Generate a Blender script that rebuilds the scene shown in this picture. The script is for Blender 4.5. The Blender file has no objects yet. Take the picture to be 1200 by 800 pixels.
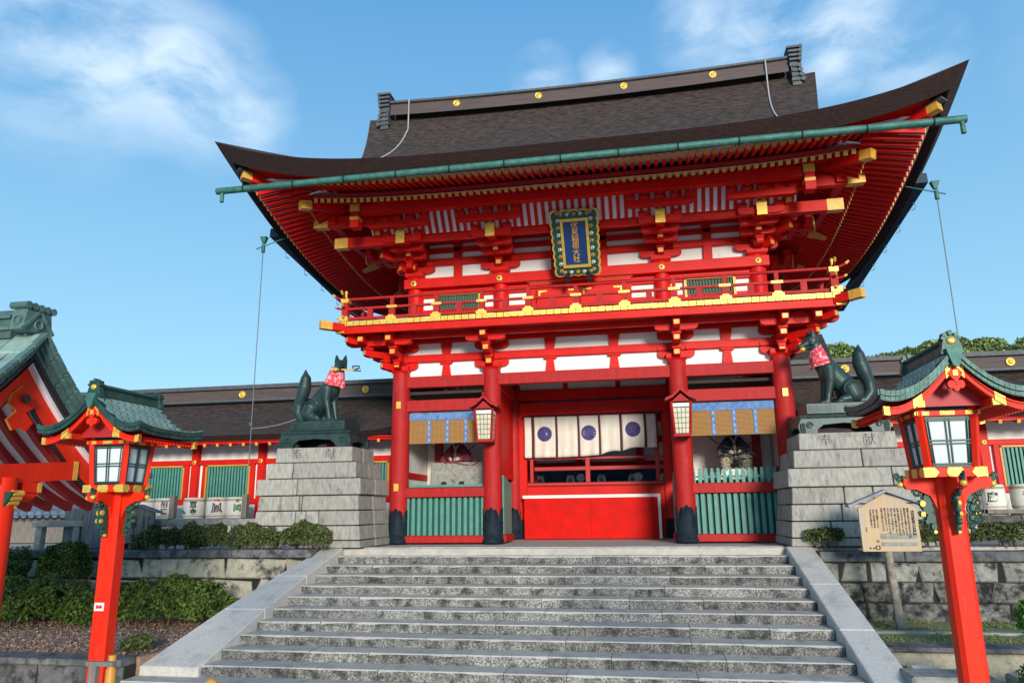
import bpy, bmesh, math, random
import numpy as np
from mathutils import Vector, Matrix, noise
random.seed(7)
PI = math.pi
SC = bpy.context.scene
COL = SC.collection

# ------------------------------------------------------------------ camera
cam_d = bpy.data.cameras.new('camera'); cam = bpy.data.objects.new('camera', cam_d); COL.objects.link(cam)
CAMP = Vector((1.4809, -17.9895, 0.7963)); YAW, PIT, ROL = -0.179013, 0.224570, -0.012489
fwd = Vector((math.sin(YAW)*math.cos(PIT), math.cos(YAW)*math.cos(PIT), math.sin(PIT)))
rgt = Vector((math.cos(YAW), -math.sin(YAW), 0)); upv = rgt.cross(fwd)
r2 = math.cos(ROL)*rgt + math.sin(ROL)*upv; u2 = -math.sin(ROL)*rgt + math.cos(ROL)*upv
cam.matrix_world = Matrix(((r2.x, u2.x, -fwd.x, CAMP.x), (r2.y, u2.y, -fwd.y, CAMP.y), (r2.z, u2.z, -fwd.z, CAMP.z), (0, 0, 0, 1)))
cam_d.sensor_width = 36; cam_d.lens = 36*859.948/1200; cam_d.clip_end = 3000; cam_d.clip_start = 0.05
SC.camera = cam

# ------------------------------------------------------------------ light
SUN_EL, SUN_AZ = 12.5, 18.0       # degrees; azimuth measured from -y towards +x
sd = Vector((math.sin(math.radians(SUN_AZ))*math.cos(math.radians(SUN_EL)), -math.cos(math.radians(SUN_AZ))*math.cos(math.radians(SUN_EL)), math.sin(math.radians(SUN_EL))))
sl = bpy.data.lights.new('sun', 'SUN'); sl.energy = 2.7; sl.angle = math.radians(13); sl.color = (1, .93, .84)
so = bpy.data.objects.new('sun', sl); COL.objects.link(so); so.rotation_euler = sd.to_track_quat('Z', 'Y').to_euler(); so.location = sd*60

world = bpy.data.worlds.new('World'); SC.world = world; world.use_nodes = True
nt = world.node_tree; nt.nodes.clear()
def wn(t, **k):
    n = nt.nodes.new(t)
    for a, b in k.items(): setattr(n, a, b)
    return n
sky = wn('ShaderNodeTexSky', sky_type='NISHITA', sun_disc=False, sun_elevation=math.radians(SUN_EL), sun_rotation=math.atan2(sd.x, sd.y), air_density=1.0, dust_density=0.0, ozone_density=3.0)
tc = wn('ShaderNodeTexCoord')
def wmath(op, a, b=None, c=None, clamp=False):
    n = wn('ShaderNodeMath', operation=op, use_clamp=clamp)
    for i, v in enumerate((a, b, c)):
        if v is None: continue
        if isinstance(v, (int, float)): n.inputs[i].default_value = v
        else: nt.links.new(v, n.inputs[i])
    return n.outputs[0]
# cloud patches: direction, angular size, weight
blobs = [((-.575, .64, .505), .11, .85), ((-.525, .695, .495), .09, .9), ((-.475, .74, .475), .06, .8), ((-.60, .65, .465), .09, .3), ((-.60, .60, .53), .08, .8),
         ((.10, .81, .578), .06, .7), ((.17, .813, .555), .07, .9), ((.25, .80, .545), .07, .9), ((.235, .826, .512), .05, .8), ((.31, .81, .50), .06, .6), ((-.102, .831, .548), .04, .62), ((-.02, .837, .547), .035, .62),
         ((.7, .6, .4), .3, .6), ((-.8, -.1, .5), .3, .7), ((.3, -.8, .45), .35, .6), ((.8, -.3, .6), .25, .5), ((-.3, -.7, .7), .3, .6)]
warp = wn('ShaderNodeTexNoise'); warp.inputs['Scale'].default_value = 6; warp.inputs['Detail'].default_value = 3
nt.links.new(tc.outputs['Generated'], warp.inputs['Vector'])
wv = wn('ShaderNodeVectorMath', operation='SUBTRACT'); nt.links.new(warp.outputs['Color'], wv.inputs[0]); wv.inputs[1].default_value = (.5, .5, .5)
wv2 = wn('ShaderNodeVectorMath', operation='SCALE'); nt.links.new(wv.outputs[0], wv2.inputs[0]); wv2.inputs['Scale'].default_value = .07
wv3 = wn('ShaderNodeVectorMath', operation='ADD'); nt.links.new(tc.outputs['Generated'], wv3.inputs[0]); nt.links.new(wv2.outputs[0], wv3.inputs[1])
mask = None
for d, r, w in blobs:
    dn = Vector(d).normalized()
    q = wn('ShaderNodeVectorMath', operation='DISTANCE'); nt.links.new(wv3.outputs[0], q.inputs[0]); q.inputs[1].default_value = dn
    v = wmath('DIVIDE', q.outputs['Value'], r); v = wmath('SUBTRACT', 1.25, v, clamp=True); v = wmath('MULTIPLY', v, w)
    mask = v if mask is None else wmath('MAXIMUM', mask, v)
cmap = wn('ShaderNodeMapping'); cmap.inputs['Rotation'].default_value = (0, .35, 0); cmap.inputs['Scale'].default_value = (5, 5, 11)
nt.links.new(wv3.outputs[0], cmap.inputs['Vector'])
cn = wn('ShaderNodeTexNoise'); cn.inputs['Scale'].default_value = 1.9; cn.inputs['Detail'].default_value = 7; cn.inputs['Roughness'].default_value = .57; cn.inputs['Distortion'].default_value = .0
nt.links.new(cmap.outputs[0], cn.inputs['Vector'])
cl = wn('ShaderNodeMapRange'); cl.inputs['From Min'].default_value = .24; cl.inputs['From Max'].default_value = .72; cl.interpolation_type = 'SMOOTHSTEP'; nt.links.new(cn.outputs[0], cl.inputs[0])
cmask = wmath('MULTIPLY', mask, cl.outputs[0]); cmask = wmath('MULTIPLY', cmask, .95, clamp=True)
mix = wn('ShaderNodeMix', data_type='RGBA'); nt.links.new(cmask, mix.inputs['Factor'])
hs = wn('ShaderNodeHueSaturation'); hs.inputs['Saturation'].default_value = 1.0; hs.inputs['Value'].default_value = 1.0
sep = wn('ShaderNodeSeparateXYZ'); nt.links.new(tc.outputs['Generated'], sep.inputs[0])
grad = wn('ShaderNodeValToRGB'); grad.color_ramp.elements[0].position = 0.0; grad.color_ramp.elements[0].color = (1.95, 3.6, 4.4, 1); grad.color_ramp.elements[1].position = .75; grad.color_ramp.elements[1].color = (.26, 1.38, 3.2, 1)
nt.links.new(sep.outputs['Z'], grad.inputs[0]); smx = wn('ShaderNodeMix', data_type='RGBA'); smx.inputs['Factor'].default_value = .82; nt.links.new(sky.outputs[0], smx.inputs[6]); nt.links.new(grad.outputs[0], smx.inputs[7])
nt.links.new(smx.outputs[2], hs.inputs['Color']); nt.links.new(hs.outputs[0], mix.inputs[6]); mix.inputs[7].default_value = (3.9, 4.6, 5.2, 1)
bg = wn('ShaderNodeBackground'); bg.inputs['Strength'].default_value = .15; out = wn('ShaderNodeOutputWorld')
nt.links.new(mix.outputs[2], bg.inputs[0]); nt.links.new(bg.outputs[0], out.inputs[0])
SC.view_settings.view_transform = 'Standard'; SC.view_settings.look = 'None'; SC.view_settings.exposure = 0.62; SC.view_settings.gamma = 1
try:
    SC.cycles.max_bounces = 8; SC.cycles.diffuse_bounces = 4
except Exception: pass

# ------------------------------------------------------------------ materials
def mat(name, c1, c2=None, nscale=4.0, nmin=.35, nmax=.65, rough=.6, metal=0.0, bump=0.0, bscale=60.0, stretch=None, c3=None, s3=1.2, m3=(.55, .7), island=0.0, detail=6, spec=.5, trans=0.0, coat=0.0):
    m = bpy.data.materials.new(name); m.use_nodes = True; t = m.node_tree; b = t.nodes['Principled BSDF']
    b.inputs['Roughness'].default_value = rough; b.inputs['Metallic'].default_value = metal
    b.inputs['Specular IOR Level'].default_value = spec
    if coat: b.inputs['Coat Weight'].default_value = coat; b.inputs['Coat Roughness'].default_value = .15
    L = t.links.new
    g = t.nodes.new('ShaderNodeNewGeometry'); vec = g.outputs['Position']
    if stretch:
        mp = t.nodes.new('ShaderNodeMapping'); mp.inputs['Scale'].default_value = stretch; L(vec, mp.inputs['Vector']); vec = mp.outputs[0]
    c2 = c2 or tuple(x*.82 for x in c1)
    n = t.nodes.new('ShaderNodeTexNoise'); n.inputs['Scale'].default_value = nscale; n.inputs['Detail'].default_value = detail; n.inputs['Roughness'].default_value = .6; L(vec, n.inputs['Vector'])
    mr = t.nodes.new('ShaderNodeMapRange'); mr.inputs['From Min'].default_value = nmin; mr.inputs['From Max'].default_value = nmax; L(n.outputs[0], mr.inputs[0])
    mx = t.nodes.new('ShaderNodeMix'); mx.data_type = 'RGBA'; L(mr.outputs[0], mx.inputs['Factor']); mx.inputs[6].default_value = (*c1, 1); mx.inputs[7].default_value = (*c2, 1)
    col = mx.outputs[2]
    if c3:
        n3 = t.nodes.new('ShaderNodeTexNoise'); n3.inputs['Scale'].default_value = s3; n3.inputs['Detail'].default_value = 8; n3.inputs['Roughness'].default_value = .68; L(vec, n3.inputs['Vector'])
        r3 = t.nodes.new('ShaderNodeMapRange'); r3.inputs['From Min'].default_value = m3[0]; r3.inputs['From Max'].default_value = m3[1]; L(n3.outputs[0], r3.inputs[0])
        x3 = t.nodes.new('ShaderNodeMix'); x3.data_type = 'RGBA'; L(r3.outputs[0], x3.inputs['Factor']); L(col, x3.inputs[6]); x3.inputs[7].default_value = (*c3, 1); col = x3.outputs[2]
    if island:
        hv = t.nodes.new('ShaderNodeHueSaturation'); ma = t.nodes.new('ShaderNodeMapRange'); ma.inputs['To Min'].default_value = 1-island; ma.inputs['To Max'].default_value = 1+island
        oi = t.nodes.new('ShaderNodeObjectInfo'); ad = t.nodes.new('ShaderNodeMath'); ad.operation = 'ADD'; L(g.outputs['Random Per Island'], ad.inputs[0]); L(oi.outputs['Random'], ad.inputs[1])
        fr = t.nodes.new('ShaderNodeMath'); fr.operation = 'FRACT'; L(ad.outputs[0], fr.inputs[0])
        L(fr.outputs[0], ma.inputs[0]); L(ma.outputs[0], hv.inputs['Value']); L(col, hv.inputs['Color']); col = hv.outputs[0]
    L(col, b.inputs['Base Color'])
    if bump:
        nb = t.nodes.new('ShaderNodeTexNoise'); nb.inputs['Scale'].default_value = bscale; nb.inputs['Detail'].default_value = 4; L(vec, nb.inputs['Vector'])
        bp = t.nodes.new('ShaderNodeBump'); bp.inputs['Strength'].default_value = bump; bp.inputs['Distance'].default_value = .02; L(nb.outputs[0], bp.inputs['Height']); L(bp.outputs[0], b.inputs['Normal'])
    if trans: b.inputs['Transmission Weight'].default_value = trans
    return m

M = {}
M['red'] = mat('vermilion_lacquer', (.66, .009, .003), (.54, .006, .003), nscale=2.2, rough=.5, spec=.2, c3=(.44, .012, .008), s3=5, m3=(.58, .8), bump=.05, bscale=25)
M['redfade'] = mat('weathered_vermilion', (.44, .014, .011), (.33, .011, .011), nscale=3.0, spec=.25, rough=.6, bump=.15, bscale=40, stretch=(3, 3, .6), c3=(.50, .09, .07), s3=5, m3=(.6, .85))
M['redpost'] = mat('bright_vermilion_paint', (.78, .027, .004), (.68, .018, .004), nscale=2.5, spec=.2, rough=.5, bump=.06, bscale=20, c3=(.60, .05, .03), s3=7, m3=(.58, .78), stretch=(2, 2, .6))
M['reddark'] = mat('shaded_red_boards', (.42, .012, .012), (.36, .010, .010), nscale=3, rough=.55)  # darker copy of the vermilion, shade put into the colour
M['redpanel'] = mat('red_barrier_paint', (.66, .006, .002), (.55, .005, .002), nscale=3, rough=.6, spec=.12, bump=.05, bscale=12, c3=(.46, .010, .004), s3=3, m3=(.5, .75))
M['maroon'] = mat('maroon_strip', (.08, .012, .02), rough=.8)
M['white'] = mat('white_plaster', (.84, .81, .75), (.76, .73, .66), nscale=1.5, rough=.85, c3=(.52, .49, .44), s3=3, m3=(.62, .8), bump=.05)
M['soffit'] = mat('white_soffit_paint', (.86, .80, .80), (.78, .72, .72), nscale=3, rough=.8)
M['gold'] = mat('gilt_metal', (.82, .55, .10), (.66, .38, .05), nscale=18, rough=.34, metal=.35, bump=.3, bscale=70)
M['goldpaint'] = mat('ochre_end_paint', (.78, .42, .07), (.62, .30, .04), nscale=10, rough=.45, metal=.1)
M['green'] = mat('green_lattice_paint', (.075, .27, .21), (.06, .22, .17), nscale=6, rough=.55, c3=(.16, .34, .29), s3=4, m3=(.6, .8))
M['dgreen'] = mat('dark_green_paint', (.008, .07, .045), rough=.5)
M['shoe'] = mat('blackened_metal_shoe', (.008, .014, .022), (.014, .026, .034), nscale=8, rough=.65, metal=0, spec=.15, bump=.3, bscale=50)
M['patina'] = mat('copper_patina', (.055, .19, .145), (.03, .11, .085), nscale=7, rough=.6, metal=.2, c3=(.03, .09, .08), s3=14, m3=(.58, .72), bump=.2, bscale=40)
M['patinaL'] = mat('pale_copper_tiles', (.36, .46, .37), (.22, .34, .28), nscale=5, rough=.55, metal=.25, c3=(.10, .17, .14), s3=8, m3=(.58, .76), bump=.15, island=.16)
M['verge'] = mat('grey_green_copper', (.085, .155, .135), (.05, .10, .09), nscale=9, rough=.6, island=.25, bump=.2)
M['patinaD'] = mat('dark_copper_tiles', (.018, .058, .047), (.04, .10, .08), nscale=9, rough=.45, metal=.4, c3=(.02, .05, .045), s3=12, m3=(.55, .7), bump=.2, island=.2)
M['bluegut'] = mat('dark_blue_green_gutter', (.010, .028, .06), (.015, .045, .07), nscale=5, rough=.7, metal=.0)
M['bark'] = mat('cypress_bark_thatch', (.068, .043, .032), (.018, .012, .009), nscale=5, nmin=.42, nmax=.58, rough=.95, bump=1, bscale=11, stretch=(.9, 3.5, 3.5), detail=13, c3=(.12, .09, .075), s3=13, m3=(.60, .74))
M['barkedge'] = mat('cut_bark_edge', (.040, .013, .008), (.014, .006, .005), nscale=8, rough=.9, bump=.9, bscale=22, stretch=(1, 1, 5), detail=8)
M['barkdark'] = mat('near_black_underside', (.012, .012, .016), rough=.8)  # near-black colour for thatch undersides and side eave boards
M['ridge'] = mat('weathered_ridge_boards', (.095, .064, .056), (.058, .042, .038), nscale=4, rough=.7, stretch=(.4, 4, 6), bump=.3, bscale=10)
M['ridgecap'] = mat('grey_ridge_cap', (.09, .095, .10), (.05, .055, .06), nscale=8, rough=.6, bump=.3)
M['granite'] = mat('dirty_granite', (.36, .345, .31), (.09, .087, .078), nscale=34, nmin=.40, nmax=.60, rough=.9, bump=1, bscale=45, c3=(.040, .040, .036), s3=4.5, m3=(.44, .64), island=.28, detail=5)
M['tread'] = mat('worn_granite_tread', (.54, .495, .42), (.41, .38, .32), nscale=50, rough=.8, bump=.25, bscale=80, island=.07, c3=(.25, .235, .20), s3=4, m3=(.50, .72), detail=9)
M['kerb'] = mat('smooth_granite_kerb', (.60, .57, .51), (.43, .41, .37), nscale=60, nmin=.4, nmax=.6, rough=.75, bump=.15, bscale=90, c3=(.30, .29, .26), s3=2.6, m3=(.50, .78), detail=9)
M['pedestal'] = mat('pedestal_stone', (.40, .375, .32), (.27, .25, .21), nscale=9, rough=.85, bump=.4, bscale=60, c3=(.10, .10, .085), s3=3.4, m3=(.54, .74), island=.12, stretch=(1.7, 1.7, .6), detail=10)
M['wallstone'] = mat('cream_wall_stone', (.42, .38, .28), (.26, .24, .18), nscale=6, rough=.95, bump=1.0, bscale=25, c3=(.05, .05, .04), s3=3.0, m3=(.54, .66), island=.25)
M['mossstone'] = mat('lichen_wall_stone', (.20, .195, .17), (.10, .098, .088), nscale=8, rough=.95, bump=1.2, bscale=22, c3=(.016, .016, .015), s3=4.5, m3=(.45, .58), island=.3)
M['mossL'] = mat('grey_lichen_stone', (.26, .25, .215), (.15, .145, .125), nscale=7, rough=.95, bump=1.1, bscale=24, c3=(.02, .02, .018), s3=4.5, m3=(.52, .63), island=.3)
M['latgreen'] = mat('dull_green_lattice', (.05, .12, .075), (.035, .09, .06), rough=.7)
M['coping'] = mat('dark_coping_stone', (.16, .16, .155), (.07, .07, .068), nscale=5, rough=.85, bump=.6, bscale=30, c3=(.02, .02, .02), s3=4, m3=(.5, .66), island=.2)
M['joint'] = mat('dark_joint', (.02, .02, .018), rough=1)
M['rail'] = mat('pale_stone_rail', (.34, .33, .28), (.22, .21, .18), nscale=10, rough=.9, bump=.4, c3=(.09, .09, .08), s3=4, m3=(.55, .72))
M['bronze'] = mat('green_bronze', (.016, .036, .034), (.030, .062, .056), nscale=4, rough=.42, metal=.15, bump=.12, bscale=22, c3=(.05, .09, .078), s3=5, m3=(.56, .80), spec=.4, stretch=(1, 1, .6))
M['bib'] = mat('red_bib_cloth', (.72, .05, .07), (.60, .03, .05), nscale=12, rough=.85, bump=.4, bscale=14, c3=(.85, .48, .50), s3=13, m3=(.52, .58))
M['cloth'] = mat('cream_curtain_cloth', (.74, .69, .59), (.64, .58, .49), nscale=3, rough=.9, stretch=(3, 3, .8), bump=.2, bscale=12)
M['purple'] = mat('purple_crest_dye', (.055, .045, .17), (.045, .035, .14), rough=.9)
M['plumdark'] = mat('purple_crest_ground', (.11, .10, .24), rough=.9)
M['bamboo'] = mat('split_bamboo', (.50, .26, .08), (.32, .15, .04), nscale=30, rough=.6, stretch=(6, 6, .3))
M['bluecloth'] = mat('blue_brocade', (.06, .15, .36), (.14, .26, .46), nscale=9, rough=.85, bump=.1)
M['bluepat'] = mat('pale_blue_figure', (.30, .42, .56), rough=.85)
M['glass'] = mat('milk_glass', (.66, .68, .70), (.58, .61, .64), nscale=1.5, rough=.16, spec=.6)
M['lampglass'] = mat('warm_lantern_paper', (.62, .60, .42), (.50, .47, .31), nscale=6, rough=.5)
M['black'] = mat('black_lacquer', (.012, .012, .013), rough=.45)
M['ink'] = mat('black_ink', (.03, .028, .026), rough=.8)
M['redink'] = mat('red_ink', (.6, .02, .02), rough=.8)
M['greenink'] = mat('green_ink', (.01, .17, .07), rough=.8)
M['straw'] = mat('white_barrel_wrap', (.70, .68, .60), (.58, .55, .47), nscale=5, rough=.9, bump=.3, bscale=18)
M['rope'] = mat('straw_rope', (.42, .33, .17), rough=.95, bump=.5)
M['woodsign'] = mat('pale_cedar_board', (.56, .38, .20), (.48, .33, .19), nscale=3, rough=.75, stretch=(6, 6, .7), c3=(.40, .36, .31), s3=1.6, m3=(.45, .7))
M['greywood'] = mat('grey_weathered_wood', (.24, .21, .18), (.13, .115, .10), nscale=5, rough=.85, stretch=(6, 6, .8), bump=.3)
M['slate'] = mat('sign_roof_wood', (.33, .32, .34), (.22, .21, .23), nscale=6, rough=.8, stretch=(.6, 4, 4))
M['log'] = mat('peeled_log', (.34, .29, .23), (.16, .13, .10), nscale=9, rough=.9, bump=.8, bscale=12)
M['leaf'] = mat('hedge_leaf', (.105, .15, .020), (.030, .065, .012), nscale=3.5, rough=.6, island=.5, spec=.3)
M['leafy'] = mat('bright_bush_leaf', (.12, .24, .03), (.07, .16, .025), nscale=2, rough=.6, island=.45, spec=.3)
M['leafo'] = mat('olive_shrub_leaf', (.10, .12, .03), (.055, .075, .022), nscale=2, rough=.7, island=.5, spec=.3)
M['leaft'] = mat('far_tree_leaf', (.24, .30, .10), (.13, .18, .055), nscale=.5, rough=.6, island=.5, spec=.3)
M['trunk'] = mat('tree_bark', (.10, .075, .055), (.05, .04, .03), nscale=5, rough=.95, bump=.8)
M['twig'] = mat('twig', (.13, .10, .075), rough=.9)
M['mulch'] = mat('dry_leaf_litter', (.52, .33, .23), (.27, .17, .12), nscale=30, rough=1, bump=1, bscale=50, c3=(.60, .48, .36), s3=24, m3=(.58, .68), island=.3)
M['soil'] = mat('packed_earth', (.24, .20, .15), (.16, .13, .10), nscale=6, rough=1, bump=.5)
M['moss'] = mat('short_moss_grass', (.13, .19, .05), (.21, .19, .12), nscale=3, rough=1, bump=.8, bscale=40)
M['grass'] = mat('grass_blade', (.12, .20, .035), (.22, .21, .09), nscale=4, rough=.7, island=.4)
M['paving'] = mat('terrace_paving', (.50, .46, .40), (.38, .35, .31), nscale=5, rough=.9, bump=.3)
M['wire'] = mat('steel_cable', (.16, .18, .19), rough=.5, metal=.5)
M['wirelt'] = mat('pale_rope', (.42, .42, .42), rough=.8)
M['robe_r'] = mat('maroon_robe', (.22, .02, .05), (.13, .014, .03), nscale=10, rough=.7)
M['robe_b'] = mat('dark_robe', (.012, .022, .030), (.02, .03, .04), nscale=10, rough=.6)
M['trouser'] = mat('figured_trousers', (.45, .38, .26), (.10, .09, .07), nscale=26, nmin=.45, nmax=.55, rough=.8)
M['skin'] = mat('painted_skin', (.62, .46, .36), rough=.6)
M['plaqblue'] = mat('plaque_blue_field', (.008, .045, .16), (.006, .035, .13), nscale=4, rough=.4)
M['tilegrey'] = mat('blue_grey_roof_tile', (.20, .27, .36), (.12, .16, .22), nscale=7, rough=.35, metal=.1)
M['rock'] = mat('dark_rock', (.14, .145, .15), (.05, .05, .055), nscale=4, rough=.9, bump=1.5, bscale=8, detail=9)
M['monument'] = mat('streaked_monument_stone', (.21, .21, .20), (.09, .09, .09), nscale=5, rough=.8, stretch=(5, 5, .6), bump=.4)
M['interior'] = mat('dim_interior_wood', (.05, .03, .025), rough=.9)  # dimness of the rooms put into the colour
M['yellow'] = mat('yellow_rim_paint', (.62, .27, .03), rough=.5)

# ------------------------------------------------------------------ mesh helpers
class MB:
    def __init__(s): s.v = []; s.f = []; s.m = []; s.sm = []
    def add(s, vs, fs, m=0, smooth=False):
        o = len(s.v); s.v += [tuple(v) for v in vs]
        for f in fs: s.f.append(tuple(o+i for i in f)); s.m.append(m); s.sm.append(smooth)
        return s
    def box(s, x0, x1, y0, y1, z0, z1, m=0):
        return s.add([(x, y, z) for z in (z0, z1) for x, y in ((x0, y0), (x1, y0), (x1, y1), (x0, y1))],
                     [(3, 2, 1, 0), (4, 5, 6, 7), (0, 1, 5, 4), (1, 2, 6, 5), (2, 3, 7, 6), (3, 0, 4, 7)], m)
    def taper(s, cx, cy, z0, z1, ax, ay, bx, by, m=0):   # half sizes a at bottom, b at top
        return s.add([(cx-ax, cy-ay, z0), (cx+ax, cy-ay, z0), (cx+ax, cy+ay, z0), (cx-ax, cy+ay, z0), (cx-bx, cy-by, z1), (cx+bx, cy-by, z1), (cx+bx, cy+by, z1), (cx-bx, cy+by, z1)],
                     [(3, 2, 1, 0), (4, 5, 6, 7), (0, 1, 5, 4), (1, 2, 6, 5), (2, 3, 7, 6), (3, 0, 4, 7)], m)
    def bar(s, p0, p1, w, h, m=0, up=(0, 0, 1), m_end=None):
        p0 = Vector(p0); p1 = Vector(p1); d = (p1-p0).normalized(); u = Vector(up); r = d.cross(u)
        if r.length < 1e-5: r = Vector((1, 0, 0))
        r.normalize(); u = r.cross(d)
        vs = [p + r*a*w/2 + u*b*h/2 for p in (p0, p1) for a, b in ((-1, -1), (1, -1), (1, 1), (-1, 1))]
        s.add(vs, [(0, 1, 5, 4), (1, 2, 6, 5), (2, 3, 7, 6), (3, 0, 4, 7)], m)
        s.add(vs, [(3, 2, 1, 0)], m); s.add(vs, [(4, 5, 6, 7)], m if m_end is None else m_end); return s
    def prism(s, pts, a, b, axis='y', m=0, m_side=None):   # pts in plane, extruded along axis from a to b
        n = len(pts)
        def P(p, t):
            if axis == 'y': return (p[0], t, p[1])
            if axis == 'x': return (t, p[0], p[1])
            return (p[0], p[1], t)
        vs = [P(p, a) for p in pts] + [P(p, b) for p in pts]
        s.add(vs, [tuple(range(n)), tuple(range(2*n-1, n-1, -1))], m)
        s.add(vs, [(i, (i+1) % n, n+(i+1) % n, n+i) for i in range(n)], m if m_side is None else m_side); return s
    def tube(s, path, r, n=8, m=0, caps=True, smooth=True):
        path = [Vector(p) for p in path]; k = len(path); rs = r if isinstance(r, (list, tuple)) else [r]*k
        rings = []; ref = None
        for i, p in enumerate(path):
            d = (path[min(i+1, k-1)]-path[max(i-1, 0)]).normalized()
            if ref is None: ref = Vector((0, 0, 1)) if abs(d.z) < .9 else Vector((1, 0, 0))
            a = d.cross(ref).normalized(); b = d.cross(a).normalized(); ref = -b if False else ref
            rings.append([p + (a*math.cos(2*PI*j/n)+b*math.sin(2*PI*j/n))*rs[i] for j in range(n)])
        vs = [v for q in rings for v in q]
        s.add(vs, [(i*n+j, i*n+(j+1) % n, (i+1)*n+(j+1) % n, (i+1)*n+j) for i in range(k-1) for j in range(n)], m, smooth)
        if caps: s.add(vs, [tuple(range(n))[::-1], tuple(range((k-1)*n, k*n))], m)
        return s
    def lathe(s, prof, c=(0, 0, 0), n=24, m=0, fn=None, smooth=True):
        k = len(prof); vs = []
        for r, z in prof:
            for j in range(n):
                t = 2*PI*j/n; vs.append((c[0]+r*math.cos(t), c[1]+r*math.sin(t), c[2]+(z if fn is None else fn(r, z, t))))
        s.add(vs, [(i*n+j, i*n+(j+1) % n, (i+1)*n+(j+1) % n, (i+1)*n+j) for i in range(k-1) for j in range(n)], m, smooth)
        s.add(vs, [tuple(range(n))[::-1], tuple(range((k-1)*n, k*n))], m); return s
    def grid(s, fn, nu, nv, m=0, smooth=True):
        vs = [fn(i/nu, j/nv) for j in range(nv+1) for i in range(nu+1)]
        return s.add(vs, [(j*(nu+1)+i, j*(nu+1)+i+1, (j+1)*(nu+1)+i+1, (j+1)*(nu+1)+i) for j in range(nv) for i in range(nu)], m, smooth)
    def ell(s, c, r, n=12, k=8, m=0):
        return s.add([(c[0]+r[0]*math.sin(PI*i/k)*math.cos(2*PI*j/n), c[1]+r[1]*math.sin(PI*i/k)*math.sin(2*PI*j/n), c[2]+r[2]*math.cos(PI*i/k)) for i in range(k+1) for j in range(n)],
                     [(i*n+j, (i+1)*n+j, (i+1)*n+(j+1) % n, i*n+(j+1) % n) for i in range(k) for j in range(n)], m, True)
    def mesh(s, name, mats):
        me = bpy.data.meshes.new(name); me.from_pydata(s.v, [], s.f)
        for k in (mats if isinstance(mats, (list, tuple)) else [mats]): me.materials.append(M[k] if isinstance(k, str) else k)
        me.polygons.foreach_set('material_index', s.m); me.polygons.foreach_set('use_smooth', s.sm); me.update()
        return me
WORLD = {}
def put(o, parent, mw):
    COL.objects.link(o)
    if parent is not None:
        o.parent = parent; o.matrix_parent_inverse = WORLD.get(parent.name, Matrix.Identity(4)).inverted()
    o.matrix_basis = mw; WORLD[o.name] = mw.copy(); return o
def obj(name, mb, mats, parent=None, mw=None):
    me = mb.mesh(name, mats) if isinstance(mb, MB) else mb
    return put(bpy.data.objects.new(name, me), parent, mw or Matrix.Identity(4))
def tag(o, label=None, cat=None, group=None, kind=None):
    for k, v in (('label', label), ('category', cat), ('group', group), ('kind', kind)):
        if v: o[k] = v
    return o
def thing(name, label, cat, loc=(0, 0, 0), group=None):
    o = put(bpy.data.objects.new(name, None), None, Matrix.Translation(loc)); o.empty_display_size = .3
    return tag(o, label, cat, group)
def copy_tree(o, mw=None, parent=None):
    c = o.copy(); COL.objects.link(c); inv = o.matrix_parent_inverse.copy()
    if parent is not None: c.parent = parent; c.matrix_parent_inverse = inv
    if mw is not None: c.matrix_basis = mw
    for ch in o.children: copy_tree(ch, None, c)
    return c
def T(x, y, z, rz=0.0, s=None):
    m = Matrix.Translation((x, y, z)) @ Matrix.Rotation(rz, 4, 'Z')
    return m @ Matrix.Diagonal((*s, 1)) if s else m
def bev(o, w=.01, seg=1):
    b = o.modifiers.new('bevel', 'BEVEL'); b.width = w; b.segments = seg; b.limit_method = 'ANGLE'; return o
_tx = {}
def text_mesh(body, size, extrude=.004, bold=0.0, line=1.0):
    key = (body, size, extrude, bold, line)
    if key in _tx: return _tx[key]
    c = bpy.data.curves.new('lettering', 'FONT'); c.body = body; c.size = size; c.extrude = extrude; c.offset = bold; c.align_x = 'CENTER'; c.align_y = 'CENTER'; c.space_line = line; c.resolution_u = 2
    o = bpy.data.objects.new('lettering_tmp', c); COL.objects.link(o)
    dg = bpy.context.evaluated_depsgraph_get(); me = bpy.data.meshes.new_from_object(o.evaluated_get(dg)); me.materials.clear()
    bpy.data.objects.remove(o); bpy.data.curves.remove(c); _tx[key] = me; return me
def text(name, body, size, loc, material, parent, rz=0.0, **k):      # stands upright, faces -y when rz = 0
    me = text_mesh(body, size, **k).copy(); me.materials.append(M[material])
    return obj(name, me, None, parent, Matrix.Translation(loc) @ Matrix.Rotation(rz, 4, 'Z') @ Matrix.Rotation(PI/2, 4, 'X'))
def remesh(name, mb, mats, vox=.02, smooth=6, parent=None, mw=None):
    me = mb.mesh(name, mats); o = bpy.data.objects.new(name+'_tmp', me); COL.objects.link(o)
    r = o.modifiers.new('r', 'REMESH'); r.mode = 'VOXEL'; r.voxel_size = vox; r.use_smooth_shade = True
    s = o.modifiers.new('s', 'SMOOTH'); s.factor = .5; s.iterations = smooth
    dg = bpy.context.evaluated_depsgraph_get(); m2 = bpy.data.meshes.new_from_object(o.evaluated_get(dg)); m2.name = name
    bpy.data.objects.remove(o); return obj(name, m2, None, parent, mw)
def caps(mb, a, b, ra, rb, n=14):   # closed tapered capsule
    a = Vector(a); b = Vector(b); d = (b-a); L = max(d.length, 1e-4); d.normalize(); pts = []; rs = []
    for i in range(5): t = -math.cos(i/4*PI/2); pts.append(a+d*t*ra); rs.append(max(ra*math.sin(i/4*PI/2), .002))
    for i in range(5): t = math.sin(i/4*PI/2); pts.append(b+d*t*rb); rs.append(max(rb*math.cos(i/4*PI/2), .002))
    mb.tube(pts, rs, n); return mb
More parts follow.
